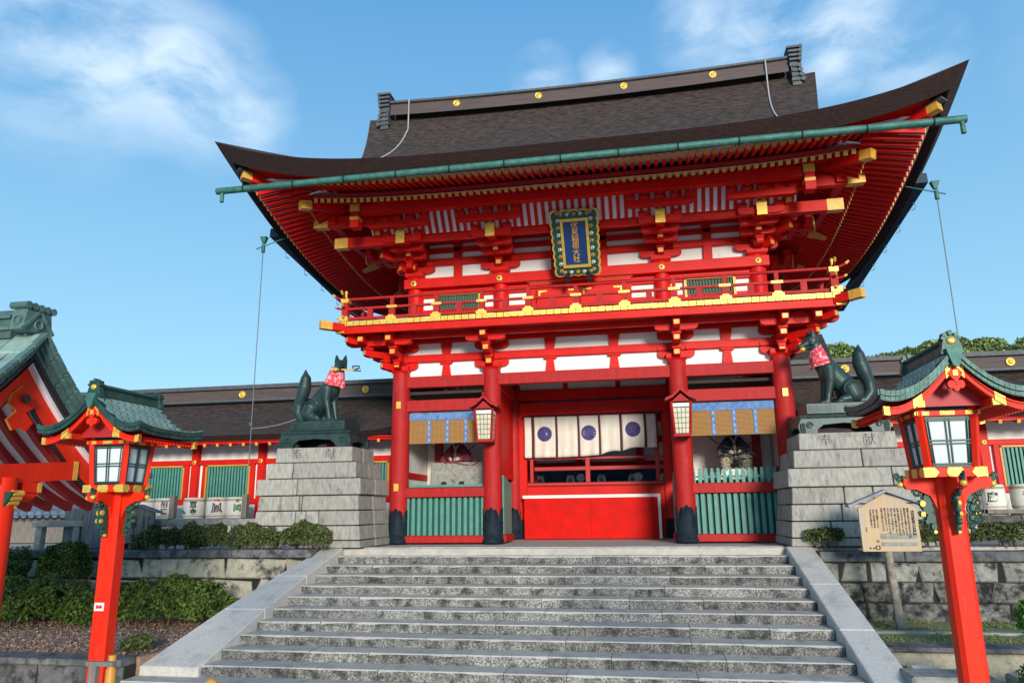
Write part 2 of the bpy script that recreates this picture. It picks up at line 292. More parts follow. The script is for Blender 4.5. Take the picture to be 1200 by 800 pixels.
# ================================================================== SETTING: ground and terraces
def structure(name, mb, mats): o = obj(name, mb, mats); o['kind'] = 'structure'; return o
GZ = -2.2
structure('ground', MB().box(-900, 900, -500, 1400, GZ-1, GZ), 'paving')
b = MB()
b.box(-60, 60, -1.95, 70, GZ+.002, -.02); structure('upper_terrace', b, 'paving')

# ================================================================== THE GATE
G = thing('shrine_gate', 'two storey vermilion shrine gate with balcony and dark bark roof above the stairs', 'gate', (0, 2.95, 0))
PX = (-4.7, -2.3, 2.3, 4.7); PY = (0, 2.95, 5.9); PR = .235; PH = 4.27
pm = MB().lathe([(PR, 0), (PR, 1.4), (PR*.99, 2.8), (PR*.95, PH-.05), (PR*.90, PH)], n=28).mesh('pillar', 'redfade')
def lobes(r, z, t):
    if z < .5: return z
    return .60 + .20*abs(math.cos(2*t))**.5 + .05*abs(math.cos(6*t))
sm_ = MB(); sm_.lathe([(PR+.012, 0), (PR+.035, 0.002), (PR+.035, .09), (PR+.012, .1), (PR+.012, .4), (PR+.012, .9), (PR-.02, .9)], n=48, fn=lobes)
for zz in (.2, .34, .48):
    for j in range(16):
        t = 2*PI*j/16; sm_.ell(((PR+.012)*math.cos(t), (PR+.012)*math.sin(t), zz), (.014, .014, .014), 6, 4, 0)
sm_ = sm_.mesh('pillar_shoe', 'shoe')
for y in PY:
    for x in PX:
        p = obj('pillar', pm, None, G, T(x, y, 0)); s = obj('pillar_shoe', sm_, None, p, T(x, y, 0))
for x, z in ((-4.68, 3.41), (-4.70, 1.36), (4.70, 3.37)):
    obj('gold_plate', MB().box(x-.06, x+.06, -.262, -.225, z-.09, z+.09).box(x-.018, x+.018, -.27, -.26, z-.02, z+.02), 'gold', G)

def beam(name, x0, x1, y0, y1, z0, z1, m='red', parent=None, w=.012):
    return bev(obj(name, MB().box(x0, x1, y0, y1, z0, z1), m, parent or G), w)
# tie beams between the pillars, three bays, front and rear and middle rows
for i in range(3):
    xa, xb = PX[i]+.16, PX[i+1]-.16
    for yy in PY:
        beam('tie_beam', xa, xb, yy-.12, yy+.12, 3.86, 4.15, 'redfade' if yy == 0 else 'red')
for y0, y1 in ((0, 2.95), (2.95, 5.9)):
    for x in PX: beam('side_beam', x-.1, x+.1, y0+.16, y1-.16, 3.86, 4.15)
# ---- side bays, front
slat = MB().box(-.042, .042, -.022, .022, 0, .91).mesh('slat', 'green')
picket = MB().box(-.04, .04, -.02, .02, 0, .26).taper(0, 0, .26, .31, .02, .02, .04, .02).taper(0, 0, .31, .34, .04, .02, .01, .01).mesh('picket', 'green')
for s in (-1, 1):
    xa, xb = sorted((s*4.54, s*2.46))
    beam('second_beam', xa, xb, -.11, .11, 3.25, 3.54, 'redfade'); beam('sill_rail', xa, xb, -.14, .14, 1.11, 1.34, 'redfade'); beam('sill', xa, xb, -.12, .12, .02, .19, 'redfade')
    for k in range(14):
        obj('slat', slat, None, G, T(xa+.08+(xb-xa-.16)*k/13, -.02, .195))
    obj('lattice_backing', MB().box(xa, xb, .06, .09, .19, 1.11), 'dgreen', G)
    if s > 0:
        for k in range(15): obj('picket', picket, None, G, T(xa+.06+(xb-xa-.12)*k/14, -.02, 1.345))
        obj('picket_rail', MB().box(xa, xb, .005, .03, 1.46, 1.51), 'green', G)
    # chamber behind the side bay
    obj('chamber_wall', MB().box(xa-.1, xb+.1, 2.2, 2.3, .2, 3.85), 'white', G)
    obj('chamber_side_wall', MB().box(s*4.7-.03, s*4.7+.03, .25, 2.7, .2, 3.85), 'white', G)
    obj('chamber_side_wall', MB().box(s*2.3-.03, s*2.3+.03, .25, 2.7, 1.6, 3.85), 'red', G)
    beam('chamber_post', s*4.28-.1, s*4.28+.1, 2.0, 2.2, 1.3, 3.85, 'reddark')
    obj('chamber_floor', MB().box(xa-.1, xb+.1, .15, 2.2, 1.36, 1.42), 'green', G)
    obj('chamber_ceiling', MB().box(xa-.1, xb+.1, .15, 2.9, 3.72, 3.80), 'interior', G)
    obj('green_side_board', MB().prism([(.18, .2), (.18, 1.62), (.5, 1.55), (1.2, 1.42), (1.2, .2)], s*2.08-.025, s*2.08+.025, axis='x'), 'green', G)
    beam('board_sill', s*2.08-.07, s*2.08+.07, .2, 1.25, .02, .19, 'redfade')
for s in (-1, 1):   # gable end walls of the lower storey
    obj('end_wall', MB().box(s*4.7-.02, s*4.7+.02, 2.95, 5.7, 0, 3.86), 'white', G)
    for z in (.6, 1.6, 2.7): beam('wall_rail', s*4.7-.07, s*4.7+.07, .24, 5.7, z, z+.16)
# ---- central doorway in the middle row
beam('door_lintel', -2.1, 2.1, 2.80, 3.05, 3.41, 3.78, 'red'); beam('inner_beam', -2.1, 2.1, 2.85, 3.03, 3.85, 4.03, 'red')
obj('transom_panel', MB().box(-2.1, 2.1, 2.93, 2.97, 4.03, 4.4), 'white', G)
for x in (-.75, .75): beam('transom_strut', x-.07, x+.07, 2.88, 2.98, 4.03, 4.36)
for s in (-1, 1):
    beam('door_jamb', *sorted((s*2.14, s*1.9)), 2.82, 3.0, 0.5, 3.41)
    beam('jamb_shoe', *sorted((s*2.15, s*1.89)), 2.80, 3.02, 0, .5, 'shoe')
obj('door_wall', MB().box(-1.9, 1.9, 2.88, 2.96, 0, 1.49), 'red', G)
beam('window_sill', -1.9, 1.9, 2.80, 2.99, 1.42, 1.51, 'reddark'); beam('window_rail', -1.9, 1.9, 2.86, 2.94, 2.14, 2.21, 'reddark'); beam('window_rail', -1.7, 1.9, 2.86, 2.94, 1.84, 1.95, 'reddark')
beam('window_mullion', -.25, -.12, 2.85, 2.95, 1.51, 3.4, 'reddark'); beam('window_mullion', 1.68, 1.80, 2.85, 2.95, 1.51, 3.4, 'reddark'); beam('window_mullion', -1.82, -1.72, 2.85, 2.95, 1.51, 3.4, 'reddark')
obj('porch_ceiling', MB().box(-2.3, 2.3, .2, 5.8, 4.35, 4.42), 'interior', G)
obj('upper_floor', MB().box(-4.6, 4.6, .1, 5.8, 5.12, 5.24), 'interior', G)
# ---- plastered bracket zone, front
obj('plaster_wall', MB().box(-4.72, 4.72, .04, .10, 4.15, 5.1), 'white', G)
for s in (-1, 1): obj('plaster_wall', MB().box(s*4.7-.03, s*4.7+.03, .1, 5.9, 4.15, 5.1), 'white', G)
beam('wall_band', -4.9, 4.9, -.06, .11, 4.53, 4.73); beam('wall_band', -4.9, 4.9, -.06, .11, 5.03, 5.13)
for s in (-1, 1): beam('wall_band', s*4.7-.08, s*4.7+.08, .1, 5.9, 4.53, 4.73)
strut = MB().prism([(-.12, 0), (.12, 0), (.075, .38), (-.075, .38)], -.045, .05, 'y').mesh('strut', 'red')
strutu = MB().prism([(-.10, 0), (.10, 0), (.15, .3), (-.15, .3)], -.045, .05, 'y').mesh('strut', 'red')
for x in (-3.5, -.80, .80, 3.5):
    obj('strut', strut, None, G, T(x, 0, 4.15)); obj('strut', strutu, None, G, T(x, 0, 4.73)); beam('strut_cap', x-.16, x+.16, -.07, .09, 4.47, 4.53)

# ---- brackets
def arm_mesh(a, h=.16, w=.16):                       # cross arm, curved ends, centred, along x
    c = min(.16, a*.4); pts = [(-a, h), (-a, h*.5)] + [(-a+c*(1-math.cos(t)), h*.5-h*.5*math.sin(t)) for t in (PI/6, PI/3, PI/2)] + [(a-c*(1-math.cos(t)), h*.5-h*.5*math.sin(t)) for t in (PI/2, PI/3, PI/6)] + [(a, h*.5), (a, h)]
    return MB().prism(pts[::-1], -w/2, w/2, 'y').mesh('bracket_arm', 'red')
def fwd_mesh(L, h=.16, w=.16, plate=.166):            # forward arm along +x with an ochre end
    c = .16; pts = [(-.15, h), (-.15, 0), (L-c, 0)] + [(L-c+c*math.sin(t), h*.42*(1-math.cos(t))) for t in (PI/6, PI/3, PI/2)] + [(L, h)]
    mb = MB().prism(pts, -w/2, w/2, 'y'); mb.box(L-.03, L+.012, -plate/2, plate/2, h*.30, h*.97, 1); return mb.mesh('bracket_arm', ['red', 'goldpaint'])
block = MB().taper(0, 0, 0, .045, .065, .065, .105, .105).box(-.105, .105, -.105, .105, .045, .125).mesh('bearing_block', 'red')
bigblock = MB().taper(0, 0, 0, .09, .17, .17, .25, .25).box(-.25, .25, -.25, .25, .09, .20).mesh('bracket_set', 'red')
am = {}
def AM(a): return am.setdefault(('a', a), arm_mesh(a))
def FM(L, h=.16, w=.16, p=.12): return am.setdefault(('f', L, h, w), fwd_mesh(L, h, w, p))
TM = MB().box(-.1, 1.40, -.10, .10, .02, .28, 0).box(1.40, 1.43, -.115, .115, -.02, .33, 1).box(1.43, 1.436, -.05, .05, .07, .24, 1).mesh('tail_rafter', ['red', 'gold'])
def bracket(px, py, z0, dirs, Ls, zs, cross, tail=None):
    B = obj('bracket_set', bigblock, None, G, T(px, py, z0))
    for (dx, dy, k) in dirs:
        a = math.atan2(dy, dx); n = math.hypot(dx, dy); dx /= n; dy /= n
        for i, (L, z) in enumerate(zip(Ls, zs)):
            obj('bracket_arm', FM(round(L*k, 2)), None, B, T(px, py, z, a))
            if not (tail and i == len(Ls)-1): obj('bearing_block', block, None, B, T(px+dx*(L*k-.11), py+dy*(L*k-.11), z+.155, a))
        if k > 1: continue
        for off, z, hw, nb in cross:
            cx, cy = px+dx*off, py+dy*off
            obj('bracket_arm', AM(hw), None, B, T(cx, cy, z, a+PI/2))
            for q in range(nb):
                t = (-1+2*q/(nb-1))*(hw-.11); obj('bearing_block', block, None, B, T(cx-dy*t, cy+dx*t, z+.155, a))
        if tail:
            L, z = tail; obj('tail_rafter', TM, None, B, T(px, py, z, a))
    return B
LS = ((.42, .77, 1.12), (4.32, 4.60, 4.88)); CR = [(0.0, 4.34, .44, 2), (.0, 4.80, .44, 2), (.74, 4.86, .50, 3)]
for x in PX:
    cor = abs(x) > 3; s = 1 if x > 0 else -1
    dirs = [(0, -1, 1)] + ([(s, 0, 1), (s, -1, 1.38)] if cor else [])
    B = bracket(x, 0, 4.22, dirs, *LS, CR)
    if cor:
        for ex in (.72,):
            obj('bracket_arm', FM(1.12), None, B, T(x+s*ex, 0, 4.88, -PI/2)); obj('bearing_block', block, None, B, T(x+s*ex, -1.01, 5.035, 0))
            obj('bracket_arm', AM(.50), None, B, T(x+s*ex, -.74, 4.86, 0))
for s in (-1, 1):
    for y in (2.95, 5.9): bracket(s*4.7, y, 4.22, [(s, 0, 1)], *LS, CR)
# balcony bearers
bev(obj('balcony_purlin', MB().box(-5.7, 5.7, -.82, -.66, 5.00, 5.12), 'red', G), .01)
bev(obj('balcony_beam', MB().box(-5.78, 5.78, -1.18, -1.0, 5.14, 5.27), 'red', G), .01)
for s in (-1, 1):
    obj('balcony_beam', MB().box(s*5.70-.09, s*5.70+.09, -1.0, 7.0, 5.14, 5.27), 'red', G)
    obj('balcony_purlin', MB().box(s*5.44-.08, s*5.44+.08, -.6, 6.6, 5.00, 5.12), 'red', G)
    e = MB().bar((s*5.2, -.7, 5.22), (s*6.02, -1.52, 5.24), .17, .19, 0); e.bar((s*6.02, -1.52, 5.24), (s*6.22, -1.72, 5.245), .18, .20, 1)
    obj('corner_beam', e, ['red', 'goldpaint'], G)
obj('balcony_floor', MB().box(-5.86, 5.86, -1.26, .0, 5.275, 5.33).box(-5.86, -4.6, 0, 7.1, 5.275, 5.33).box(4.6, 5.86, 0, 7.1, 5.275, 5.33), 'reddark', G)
beam('balcony_edge_board', -5.88, 5.88, -1.31, -1.262, 5.08, 5.265)
for s in (-1, 1): beam('balcony_edge_board', *sorted((s*5.862, s*5.91)), -1.26, 7.1, 5.08, 5.265)
gp = MB().box(-.078, .078, -.02, 0, 0, .115); gp.box(-.03, .03, -.024, -.02, .045, .07); gp.box(-.055, -.04, -.024, -.02, .05, .065); gp.box(.04, .055, -.024, -.02, .05, .065)
gp = gp.mesh('gold_edge_plate', 'gold')
N = 68
for k in range(N): obj('gold_edge_plate', gp, None, G, T(-5.78+11.56*k/(N-1), -1.335, 5.272))
for s in (-1, 1):
    for k in range(24): obj('gold_edge_plate', gp, None, G, T(s*5.935, -1.1+.172*k, 5.272, s*PI/2))
    obj('gold_corner_plate', MB().box(s*5.86-.11, s*5.86+.11, -1.37, -1.25, 5.10, 5.27), 'gold', G)
    obj('gold_corner_plate', MB().box(s*5.80-.12, s*5.80+.12, -1.36, -1.2, 5.40, 5.52), 'gold', G)
# ---- railing
gb = MB().box(-.13, .13, -.045, .02, .02, .10).prism([(-.10, .10), (.10, .10), (.06, .145), (-.06, .145)], -.045, .02, 'y').mesh('gold_post_foot', 'gold')
RZ = 5.39; yr = -1.24
def rail_line(axis, c0, c1, fixed, s=1):
    def P(t, z): return (t, fixed, z) if axis == 'x' else (fixed, t, z)
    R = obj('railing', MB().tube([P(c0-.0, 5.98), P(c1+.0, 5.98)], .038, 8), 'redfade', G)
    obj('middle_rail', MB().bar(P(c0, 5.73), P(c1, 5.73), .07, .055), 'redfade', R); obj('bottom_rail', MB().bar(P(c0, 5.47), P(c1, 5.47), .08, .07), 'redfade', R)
    return R
R = rail_line('x', -5.82, 5.82, yr)
post = MB().box(-.075, .075, -.05, .05, 0, .36).box(-.045, .045, -.04, .04, .36, .57).mesh('railing_post', 'redfade'); half = MB().box(-.07, .07, -.035, .035, 0, .2).mesh('short_post', 'redfade')
band = MB().box(-.13, .13, -.055, .055, 0, .062).mesh('gold_band', 'gold')
xs = [i*1.14 for i in range(-4, 5)]
for x in xs:
    obj('railing_post', post, None, R, T(x, yr, 5.39)); obj('gold_band', band, None, R, T(x, yr, 5.70)); obj('gold_post_foot', gb, None, R, T(x, yr-.06, 5.36))
for x in [x+.57 for x in xs]+[-5.13]: obj('short_post', half, None, R, T(x, yr, 5.5))
for s in (-1, 1):
    R = rail_line('y', -1.24, 7.1, s*5.78)
    for k in range(7):
        obj('railing_post', post, None, R, T(s*5.78, -.1+1.14*k, 5.39, PI/2)); obj('short_post', half, None, R, T(s*5.78, .47+1.14*k, 5.5, PI/2)); obj('gold_band', band, None, R, T(s*5.78, -.1+1.14*k, 5.70, PI/2))
    # corner post with gilt fittings and upswept rail tips
    cp = MB().box(s*5.78-.08, s*5.78+.08, yr-.08, yr+.08, 5.39, 5.90)
    cp.box(s*5.78-.10, s*5.78+.10, yr-.10, yr+.10, 5.88, 5.99, 1).tube([(s*5.78, yr, 6.0), (s*5.78, yr, 6.12)], .03, 8, 1).ell((s*5.78, yr, 6.16), (.042, .042, .06), 10, 6, 1)
    Cn = obj('corner_post', cp, ['redfade', 'gold'], G)
    for z, up, ext in ((5.98, .15, .42), (5.73, .08, .34), (5.47, .04, .26)):
        for ax in (0, 1):
            d = Vector((s, 0, 0)) if ax == 0 else Vector((0, -1, 0)); p = Vector((s*5.78, yr, z))
            ext *= .85; pts = [p, p+d*ext*.5+Vector((0, 0, up*.25)), p+d*ext*.8+Vector((0, 0, up*.6)), p+d*ext+Vector((0, 0, up))]
            obj('rail_tip', MB().tube(pts[:3], .030, 8, 0).tube(pts[2:], [.034, .028], 8, 1), ['redfade', 'goldpaint'], Cn)
# ---- upper storey wall
UX = (-4.39, -2.07, 2.07, 4.39); UY = (.15, 2.95, 5.75)
upm = MB().lathe([(.21, 5.3), (.21, 6.55), (.205, 6.85)], n=24).mesh('upper_pillar', 'red')
for y in UY:
    for x in UX: obj('upper_pillar', upm, None, G, T(x, y, 0))
obj('upper_wall', MB().box(-4.4, 4.4, .16, .22, 5.3, 8.9).box(-4.43, -4.37, .22, 5.8, 5.3, 8.6).box(4.37, 4.43, .22, 5.8, 5.3, 8.6).box(-4.4, 4.4, 5.72, 5.78, 5.3, 8.9), 'white', G)
beam('head_beam', -4.66, 4.66, -.10, .26, 6.52, 6.79)
for s in (-1, 1): beam('head_beam', s*4.39-.12, s*4.39+.12, .26, 6.0, 6.52, 6.79)
hexm = MB().lathe([(.085, -.0), (.085, .018), (.05, .03)], n=6, smooth=False).lathe([(.028, .03), (.028, .045)], n=8, m=1).mesh('gold_hexagon_stud', ['gold', 'shoe'])
for x in UX: obj('gold_hexagon_stud', hexm, None, G, Matrix.Translation((x, -.10, 6.655)) @ Matrix.Rotation(PI/2, 4, 'X'))
beam('lower_wall_rail', -4.4, 4.4, .06, .2, 5.34, 5.5); beam('lower_wall_rail', -4.4, 4.4, .07, .2, 5.86, 5.96); beam('lower_wall_rail', -4.4, 4.4, .08, .2, 6.30, 6.52)
# lattice windows of the side bays and the centre doors
for s in (-1, 1):
    xa, xb = sorted((s*3.78, s*2.66))
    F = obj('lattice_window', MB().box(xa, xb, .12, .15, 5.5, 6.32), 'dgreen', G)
    obj('window_frame', MB().box(xa-.06, xa, .02, .15, 5.5, 6.34).box(xb, xb+.06, .02, .15, 5.5, 6.34).box(xa-.06, xb+.06, .02, .15, 6.32, 6.38), 'goldpaint', F)
    for k in range(15): obj('lattice_bar', MB().box(-.022, .022, -.02, .02, 0, .8), 'latgreen', F, T(xa+.04+(xb-xa-.08)*k/14, .09, 5.51)) if k == 0 else None
    lb = bpy.data.meshes['lattice_bar']
    for k in range(1, 15): obj('lattice_bar', lb, None, F, T(xa+.04+(xb-xa-.08)*k/14, .09, 5.51))
dr = obj('upper_doors', MB().box(-1.12, -.01, .04, .12, 5.42, 6.42).box(.01, 1.12, .04, .12, 5.42, 6.42).box(-1.3, -1.14, .02, .14, 5.42, 6.5).box(1.14, 1.3, .02, .14, 5.42, 6.5).box(-1.3, 1.3, .0, .14, 6.42, 6.52), 'red', G)
for x in (-1.07, -.08, .08, 1.07):
    for z in (5.62, 6.12):
        sg = 1 if abs(x) < .5 and x > 0 or x < -1 else -1
        obj('gold_corner_fitting', MB().prism([(x, z), (x+sg*.22, z), (x+sg*.22, z+.03), (x+sg*.05, z+.05), (x+sg*.04, z+.16), (x, z+.16)] if z < 6 else [(x, z+.16), (x+sg*.22, z+.16), (x+sg*.22, z+.13), (x+sg*.05, z+.11), (x+sg*.04, z), (x, z)], .028, .04, 'y'), 'gold', dr)
obj('door_sill_board', MB().box(-1.35, 1.35, -.02, .02, 6.50, 6.56), 'goldpaint', dr)
# ---- bracket zone of the upper wall
beam('wall_band', -4.6, 4.6, .06, .2, 7.18, 7.37); beam('wall_band', -4.6, 4.6, .05, .2, 7.53, 7.66); beam('wall_band', -4.6, 4.6, .04, .2, 7.78, 8.1)
for x in (-3.23, -.62, .62, 3.23):
    beam('wall_strut', x-.11, x+.11, .05, .2, 6.79, 7.78)
ULS = ((.36, .74, 1.0), (6.97, 7.23, 7.50)); UCR = [(0.05, 6.98, .52, 2), (.0, 7.24, .36, 2), (.0, 7.5, .36, 2), (.50, 7.22, .42, 3), (.86, 7.34, .46, 2), (1.22, 7.46, .52, 3), (1.62, 7.72, .80, 5)]
for x in UX:
    cor = abs(x) > 3; s = 1 if x > 0 else -1
    dirs = [(0, -1, 1)] + ([(s, 0, 1), (s, -1, 1.4)] if cor else [])
    B = bracket(x, .15, 6.79, dirs, *ULS, UCR, tail=(1.27, 7.40))
    if cor:
        obj('bracket_arm', FM(1.36), None, B, T(x+s*.62, .15, 7.62, -PI/2)); obj('bearing_block', block, None, B, T(x+s*.62, -1.1, 7.77, 0))
for s in (-1, 1):
    for y in (2.95, 5.75): bracket(s*4.39, y, 6.79, [(s, 0, 1)], *ULS, UCR, tail=(1.27, 7.40))
def purlin(name, p0, p1, w, h, g0=0.36):
    p0 = Vector(p0); p1 = Vector(p1); d = (p1-p0).normalized()
    e = MB().bar(p0+d*g0, p1-d*g0, w, h, 0)
    for a, b in ((p0, p0+d*g0), (p1-d*g0, p1)): e.bar(a, b, w+.012, h+.012, 1)
    return obj(name, e, ['red', 'goldpaint'], G)
obj('bracket_purlin', MB().bar((-4.9, -.92, 7.58), (4.9, -.92, 7.58), .14, .17), 'red', G)
for s in (-1, 1): obj('bracket_purlin', MB().bar((s*4.2, -1.0, 7.56), (s*5.86, -1.0, 7.56), .19, .26, 0).bar((s*5.86, -1.0, 7.56), (s*6.22, -1.0, 7.56), .205, .275, 1), ['red', 'goldpaint'], G)
for s in (-1, 1): obj('bracket_purlin', MB().bar((s*4.3, -1.42, 7.98), (s*6.24, -1.42, 7.99), .19, .26, 0).bar((s*6.24, -1.42, 7.99), (s*6.62, -1.42, 8.0), .205, .275, 1), ['red', 'goldpaint'], G)
P4 = obj('eave_purlin', MB().bar((-5.2, -1.8, 8.09), (5.2, -1.8, 8.09), .20, .25), 'red', G)
for s in (-1, 1):
    q = MB().box(s*5.35-.11, s*5.35+.11, -1.95, -1.7, 7.62, 7.82, 0).box(s*5.35-.115, s*5.35+.115, -1.955, -1.7, 7.82, 7.90, 1).box(s*5.35-.10, s*5.35+.10, -1.95, -1.7, 7.90, 8.04, 0).box(s*5.35-.12, s*5.35+.12, -1.96, -1.7, 8.04, 8.22, 1)
    obj('purlin_end_block', q, ['red', 'goldpaint'], G)
    obj('hip_strut', MB().box(s*6.1-.13, s*6.1+.13, -1.5, -1.3, 8.1, 8.42), 'red', G)
    obj('eave_purlin', MB().bar((s*6.1, -1.6, 8.0), (s*6.1, 7.4, 7.9), .2, .22), 'red', G)
    for y, z1, xe in ((1.2, 7.70, 6.38), (3.6, 7.62, 6.55)):   # long tail rafters of the sides
        e = MB().bar((s*4.4, y, 8.05), (s*(xe-.45), y, z1+.10), .22, .28, 0); e.bar((s*(xe-.45), y, z1+.10), (s*xe, y, z1-.02), .235, .295, 1)
        obj('tail_rafter', e, ['red', 'goldpaint'], G)
# white cove with red ribs between the bracket purlins
obj('cove_board', MB().add([(-5.2, -1.04, 7.66), (5.2, -1.04, 7.66), (5.2, -1.42, 8.16), (-5.2, -1.42, 8.16), (-5.2, -.95, 7.70), (5.2, -.95, 7.70), (5.2, -1.34, 8.20), (-5.2, -1.34, 8.20)], [(0, 1, 2, 3), (7, 6, 5, 4), (0, 4, 5, 1), (3, 2, 6, 7), (0, 3, 7, 4), (1, 5, 6, 2)]), 'soffit', G)
rib = MB().bar((0, 0, 0), (0, -.39, .51), .085, .05).mesh('cove_rib', 'red')
for k in range(57): obj('cove_rib', rib, None, G, T(-5.1+10.2*k/56, -1.05, 7.65))
beam('cove_top', -5.3, 5.3, -1.50, -.9, 8.20, 8.26, 'reddark')
obj('inner_ceiling', MB().box(-5.2, 5.2, -.92, .15, 7.92, 7.98), 'reddark', G)
# ================================================================== ROOF OF THE GATE
YC = 2.95
def liftF(x): return .88*(abs(x)/8.03)**4                   # front eave rises to the tips
def edgeF(x): return 8.32 + liftF(x)
def edgeS(y): return 7.75 + 1.45*(abs(y-YC)/6.85)**2        # side eaves
def kayaoiF(x): return 8.20 + .36*(abs(x)/7.3)**4           # tip line of the flying rafters
def kayS(y): return 7.32 + 1.02*((abs(y-YC))/5.95)**2
ring_in = (5.6, 4.45)                                        # inner half sizes (x, y) of the skirt
OX, OY = 8.03, 6.85
ZI = 9.43
def ring(side, u, v, top=True):
    # side 0 front, 1 right, 2 back, 3 left ; u in -1..1 along, v 0 edge .. 1 inner
    if side in (0, 2):
        x = u*(OX*(1-v)+ring_in[0]*v); yy = -(OY*(1-v)+ring_in[1]*v); y = YC+yy if side == 0 else YC-yy; ez = edgeF(u*OX)
    else:
        y = YC+u*(OY*(1-v)+ring_in[1]*v); xx = OX*(1-v)+ring_in[0]*v; x = xx if side == 1 else -xx; ez = edgeS(YC+u*OY)
    g = v*(.82+.18*v)
    return (x, y, ez*(1-g)+ZI*g)
R0 = MB()
for side in range(4):
    flip = side in (2, 1)
    def f(a, b, side=side, flip=flip):
        u = a*2-1
        return ring(side, -u if side in (2, 3) else u, b)
    R0.grid(f, 60, 8, 0, True)
    def e(a, b, side=side):                                  # cut edge of the thatch: leans inward going down
        u = a*2-1; u = -u if side in (2, 3) else u
        x, y, z = ring(side, u, 0); k = b
        ins = .30*k; cx = x*(1-ins/OX); cy = YC+(y-YC)*(1-ins/OY)
        th_ = .31+.12*min(1, abs(u))**3 if side in (0, 2) else .42
        return (cx, cy, z-th_*k)
    R0.grid(lambda a, b: e(a, 1-b), 60, 5, 1, True)
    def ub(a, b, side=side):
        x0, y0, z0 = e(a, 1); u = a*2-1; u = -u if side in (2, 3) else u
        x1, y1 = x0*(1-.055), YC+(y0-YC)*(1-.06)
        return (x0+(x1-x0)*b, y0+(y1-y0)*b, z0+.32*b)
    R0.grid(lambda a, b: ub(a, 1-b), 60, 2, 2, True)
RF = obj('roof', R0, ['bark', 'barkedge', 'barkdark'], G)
# upper gabled part
VX = 7.0
def hz(d): return .46*d+.000119*d**5
def upz(x, y):
    d = 6.85-abs(y-YC); lift = .16*(abs(x)/VX)**4
    return 8.32+hz(d)+lift
U = MB()
th = .36
for s in (-1, 1):
    def f(a, b, s=s):
        x = (a*2-1)*VX*(1-.18*(1-b)); yy = s*(4.55*(1-b)); return (x, YC+yy, upz(x, YC+yy))
    U.grid((lambda a, b: f(1-a, b)) if s > 0 else f, 60, 22, 0, True)
    def fb(a, b, s=s):
        p = f(a, b); return (p[0]*.985, p[1], p[2]-th)
    U.grid(fb if s > 0 else (lambda a, b: fb(1-a, b)), 30, 14, 2, True)
    for e_ in (0.0, 1.0):
        def fe(a, b, e_=e_):
            p = f(e_, a); q = fb(e_, a); return tuple(p[i]*(1-b)+q[i]*b for i in range(3))
        U.grid(fe if (e_ > .5) == (s < 0) else (lambda a, b: fe(1-a, b)), 22, 3, 1, True)
obj('upper_roof', U, ['bark', 'barkedge', 'barkdark'], RF)
for s in (-1, 1):   # gable ends
    pts = [(YC-3.2, 9.5), (YC+3.2, 9.5), (YC+1.4, 10.9), (YC, 12.4), (YC-1.4, 10.9)]
    obj('gable_board', MB().prism(pts, s*5.9-.04, s*5.9+.04, 'x'), 'red', RF)
# ridge
def rz(x): return .14*(abs(x)/6.3)**2
rd = MB()
prof = [(-.30, 13.22), (-.30, 13.36), (-.25, 13.38), (-.25, 13.62), (-.33, 13.65), (-.33, 13.72), (-.20, 13.80), (.20, 13.80), (.33, 13.72), (.33, 13.65), (.25, 13.62), (.25, 13.38), (.30, 13.36), (.30, 13.22)]
for i in range(len(prof)-1):
    (ya, za), (yb, zb) = prof[i], prof[i+1]
    rd.grid(lambda a, b, ya=ya, za=za, yb=yb, zb=zb: ((a*2-1)*6.2, YC+ya*(1-b)+yb*b, za*(1-b)+zb*b+rz((a*2-1)*6.2)), 24, 1, 1 if 3 <= i <= 9 else 0, False)
RD = obj('ridge', rd, ['ridge', 'ridgecap'], RF)
disc = MB().lathe([(.115, 0), (.115, .02), (.095, .035), (.085, .02), (.06, .02), (.05, .04), (.0, .045)], n=20).mesh('gold_crest_disc', 'gold')
for x in (-3.98, -1.32, 1.35, 4.02): obj('gold_crest_disc', disc, None, RD, Matrix.Translation((x, YC-.25, 13.49+rz(x))) @ Matrix.Rotation(PI/2, 4, 'X'))
spk = MB().bar((0, 0, 0), (0, 0, .09), .012, .012)
for k in range(23): obj('ridge_pin', spk, 'ridgecap', RD, T(-5.8+k*.53, YC-.1, 13.79+rz(-5.8+k*.53))) if k == 0 else obj('ridge_pin', bpy.data.meshes['ridge_pin'], None, RD, T(-5.8+k*.53, YC-.1, 13.79+rz(-5.8+k*.53)))
for s in (-1, 1):
    e = MB(); xo = s*6.38
    for k in range(4): w = .20-.015*k; z = 14.10-k*.14; e.box(xo-w, xo+w, YC-.42, YC+.42, z-.04, z+.03); e.tube([(xo+s*(w-.02), YC-.44, z-.02), (xo+s*(w-.02), YC+.44, z-.02)], .06, 8, 0, True, True)
    e.box(xo-.15, xo+.15, YC-.34, YC+.34, 13.5, 14.1)
    for k in range(4): w = .10+.025*k; z = 13.48-k*.15; e.box(xo-w*.8, xo+w, YC-.40, YC+.40, z-.05, z+.03); e.tube([(xo+s*w, YC-.43, z-.02), (xo+s*w, YC+.43, z-.02)], .07, 8)
    e.box(xo-.12, xo+.14, YC-.36, YC+.36, 12.85, 13.5)
    obj('ridge_end_ornament', e, 'ridgecap', RD)
# pale rope lying down the slope near each ridge end
for s in (-1, 1):
    pts = [(s*5.55, YC-.34, 13.85)]
    for k in range(15):
        t = k/14; y = YC-.38-4.1*t; x = s*(5.55 - .75*t*(1.0 if s > 0 else 0) + (1.1*t*t if s > 0 else 1.35*t*t) ); pts.append((x, y, upz(x, y)+.04))
    obj('roof_rope', MB().tube(pts, .022, 6), 'wirelt', RF)

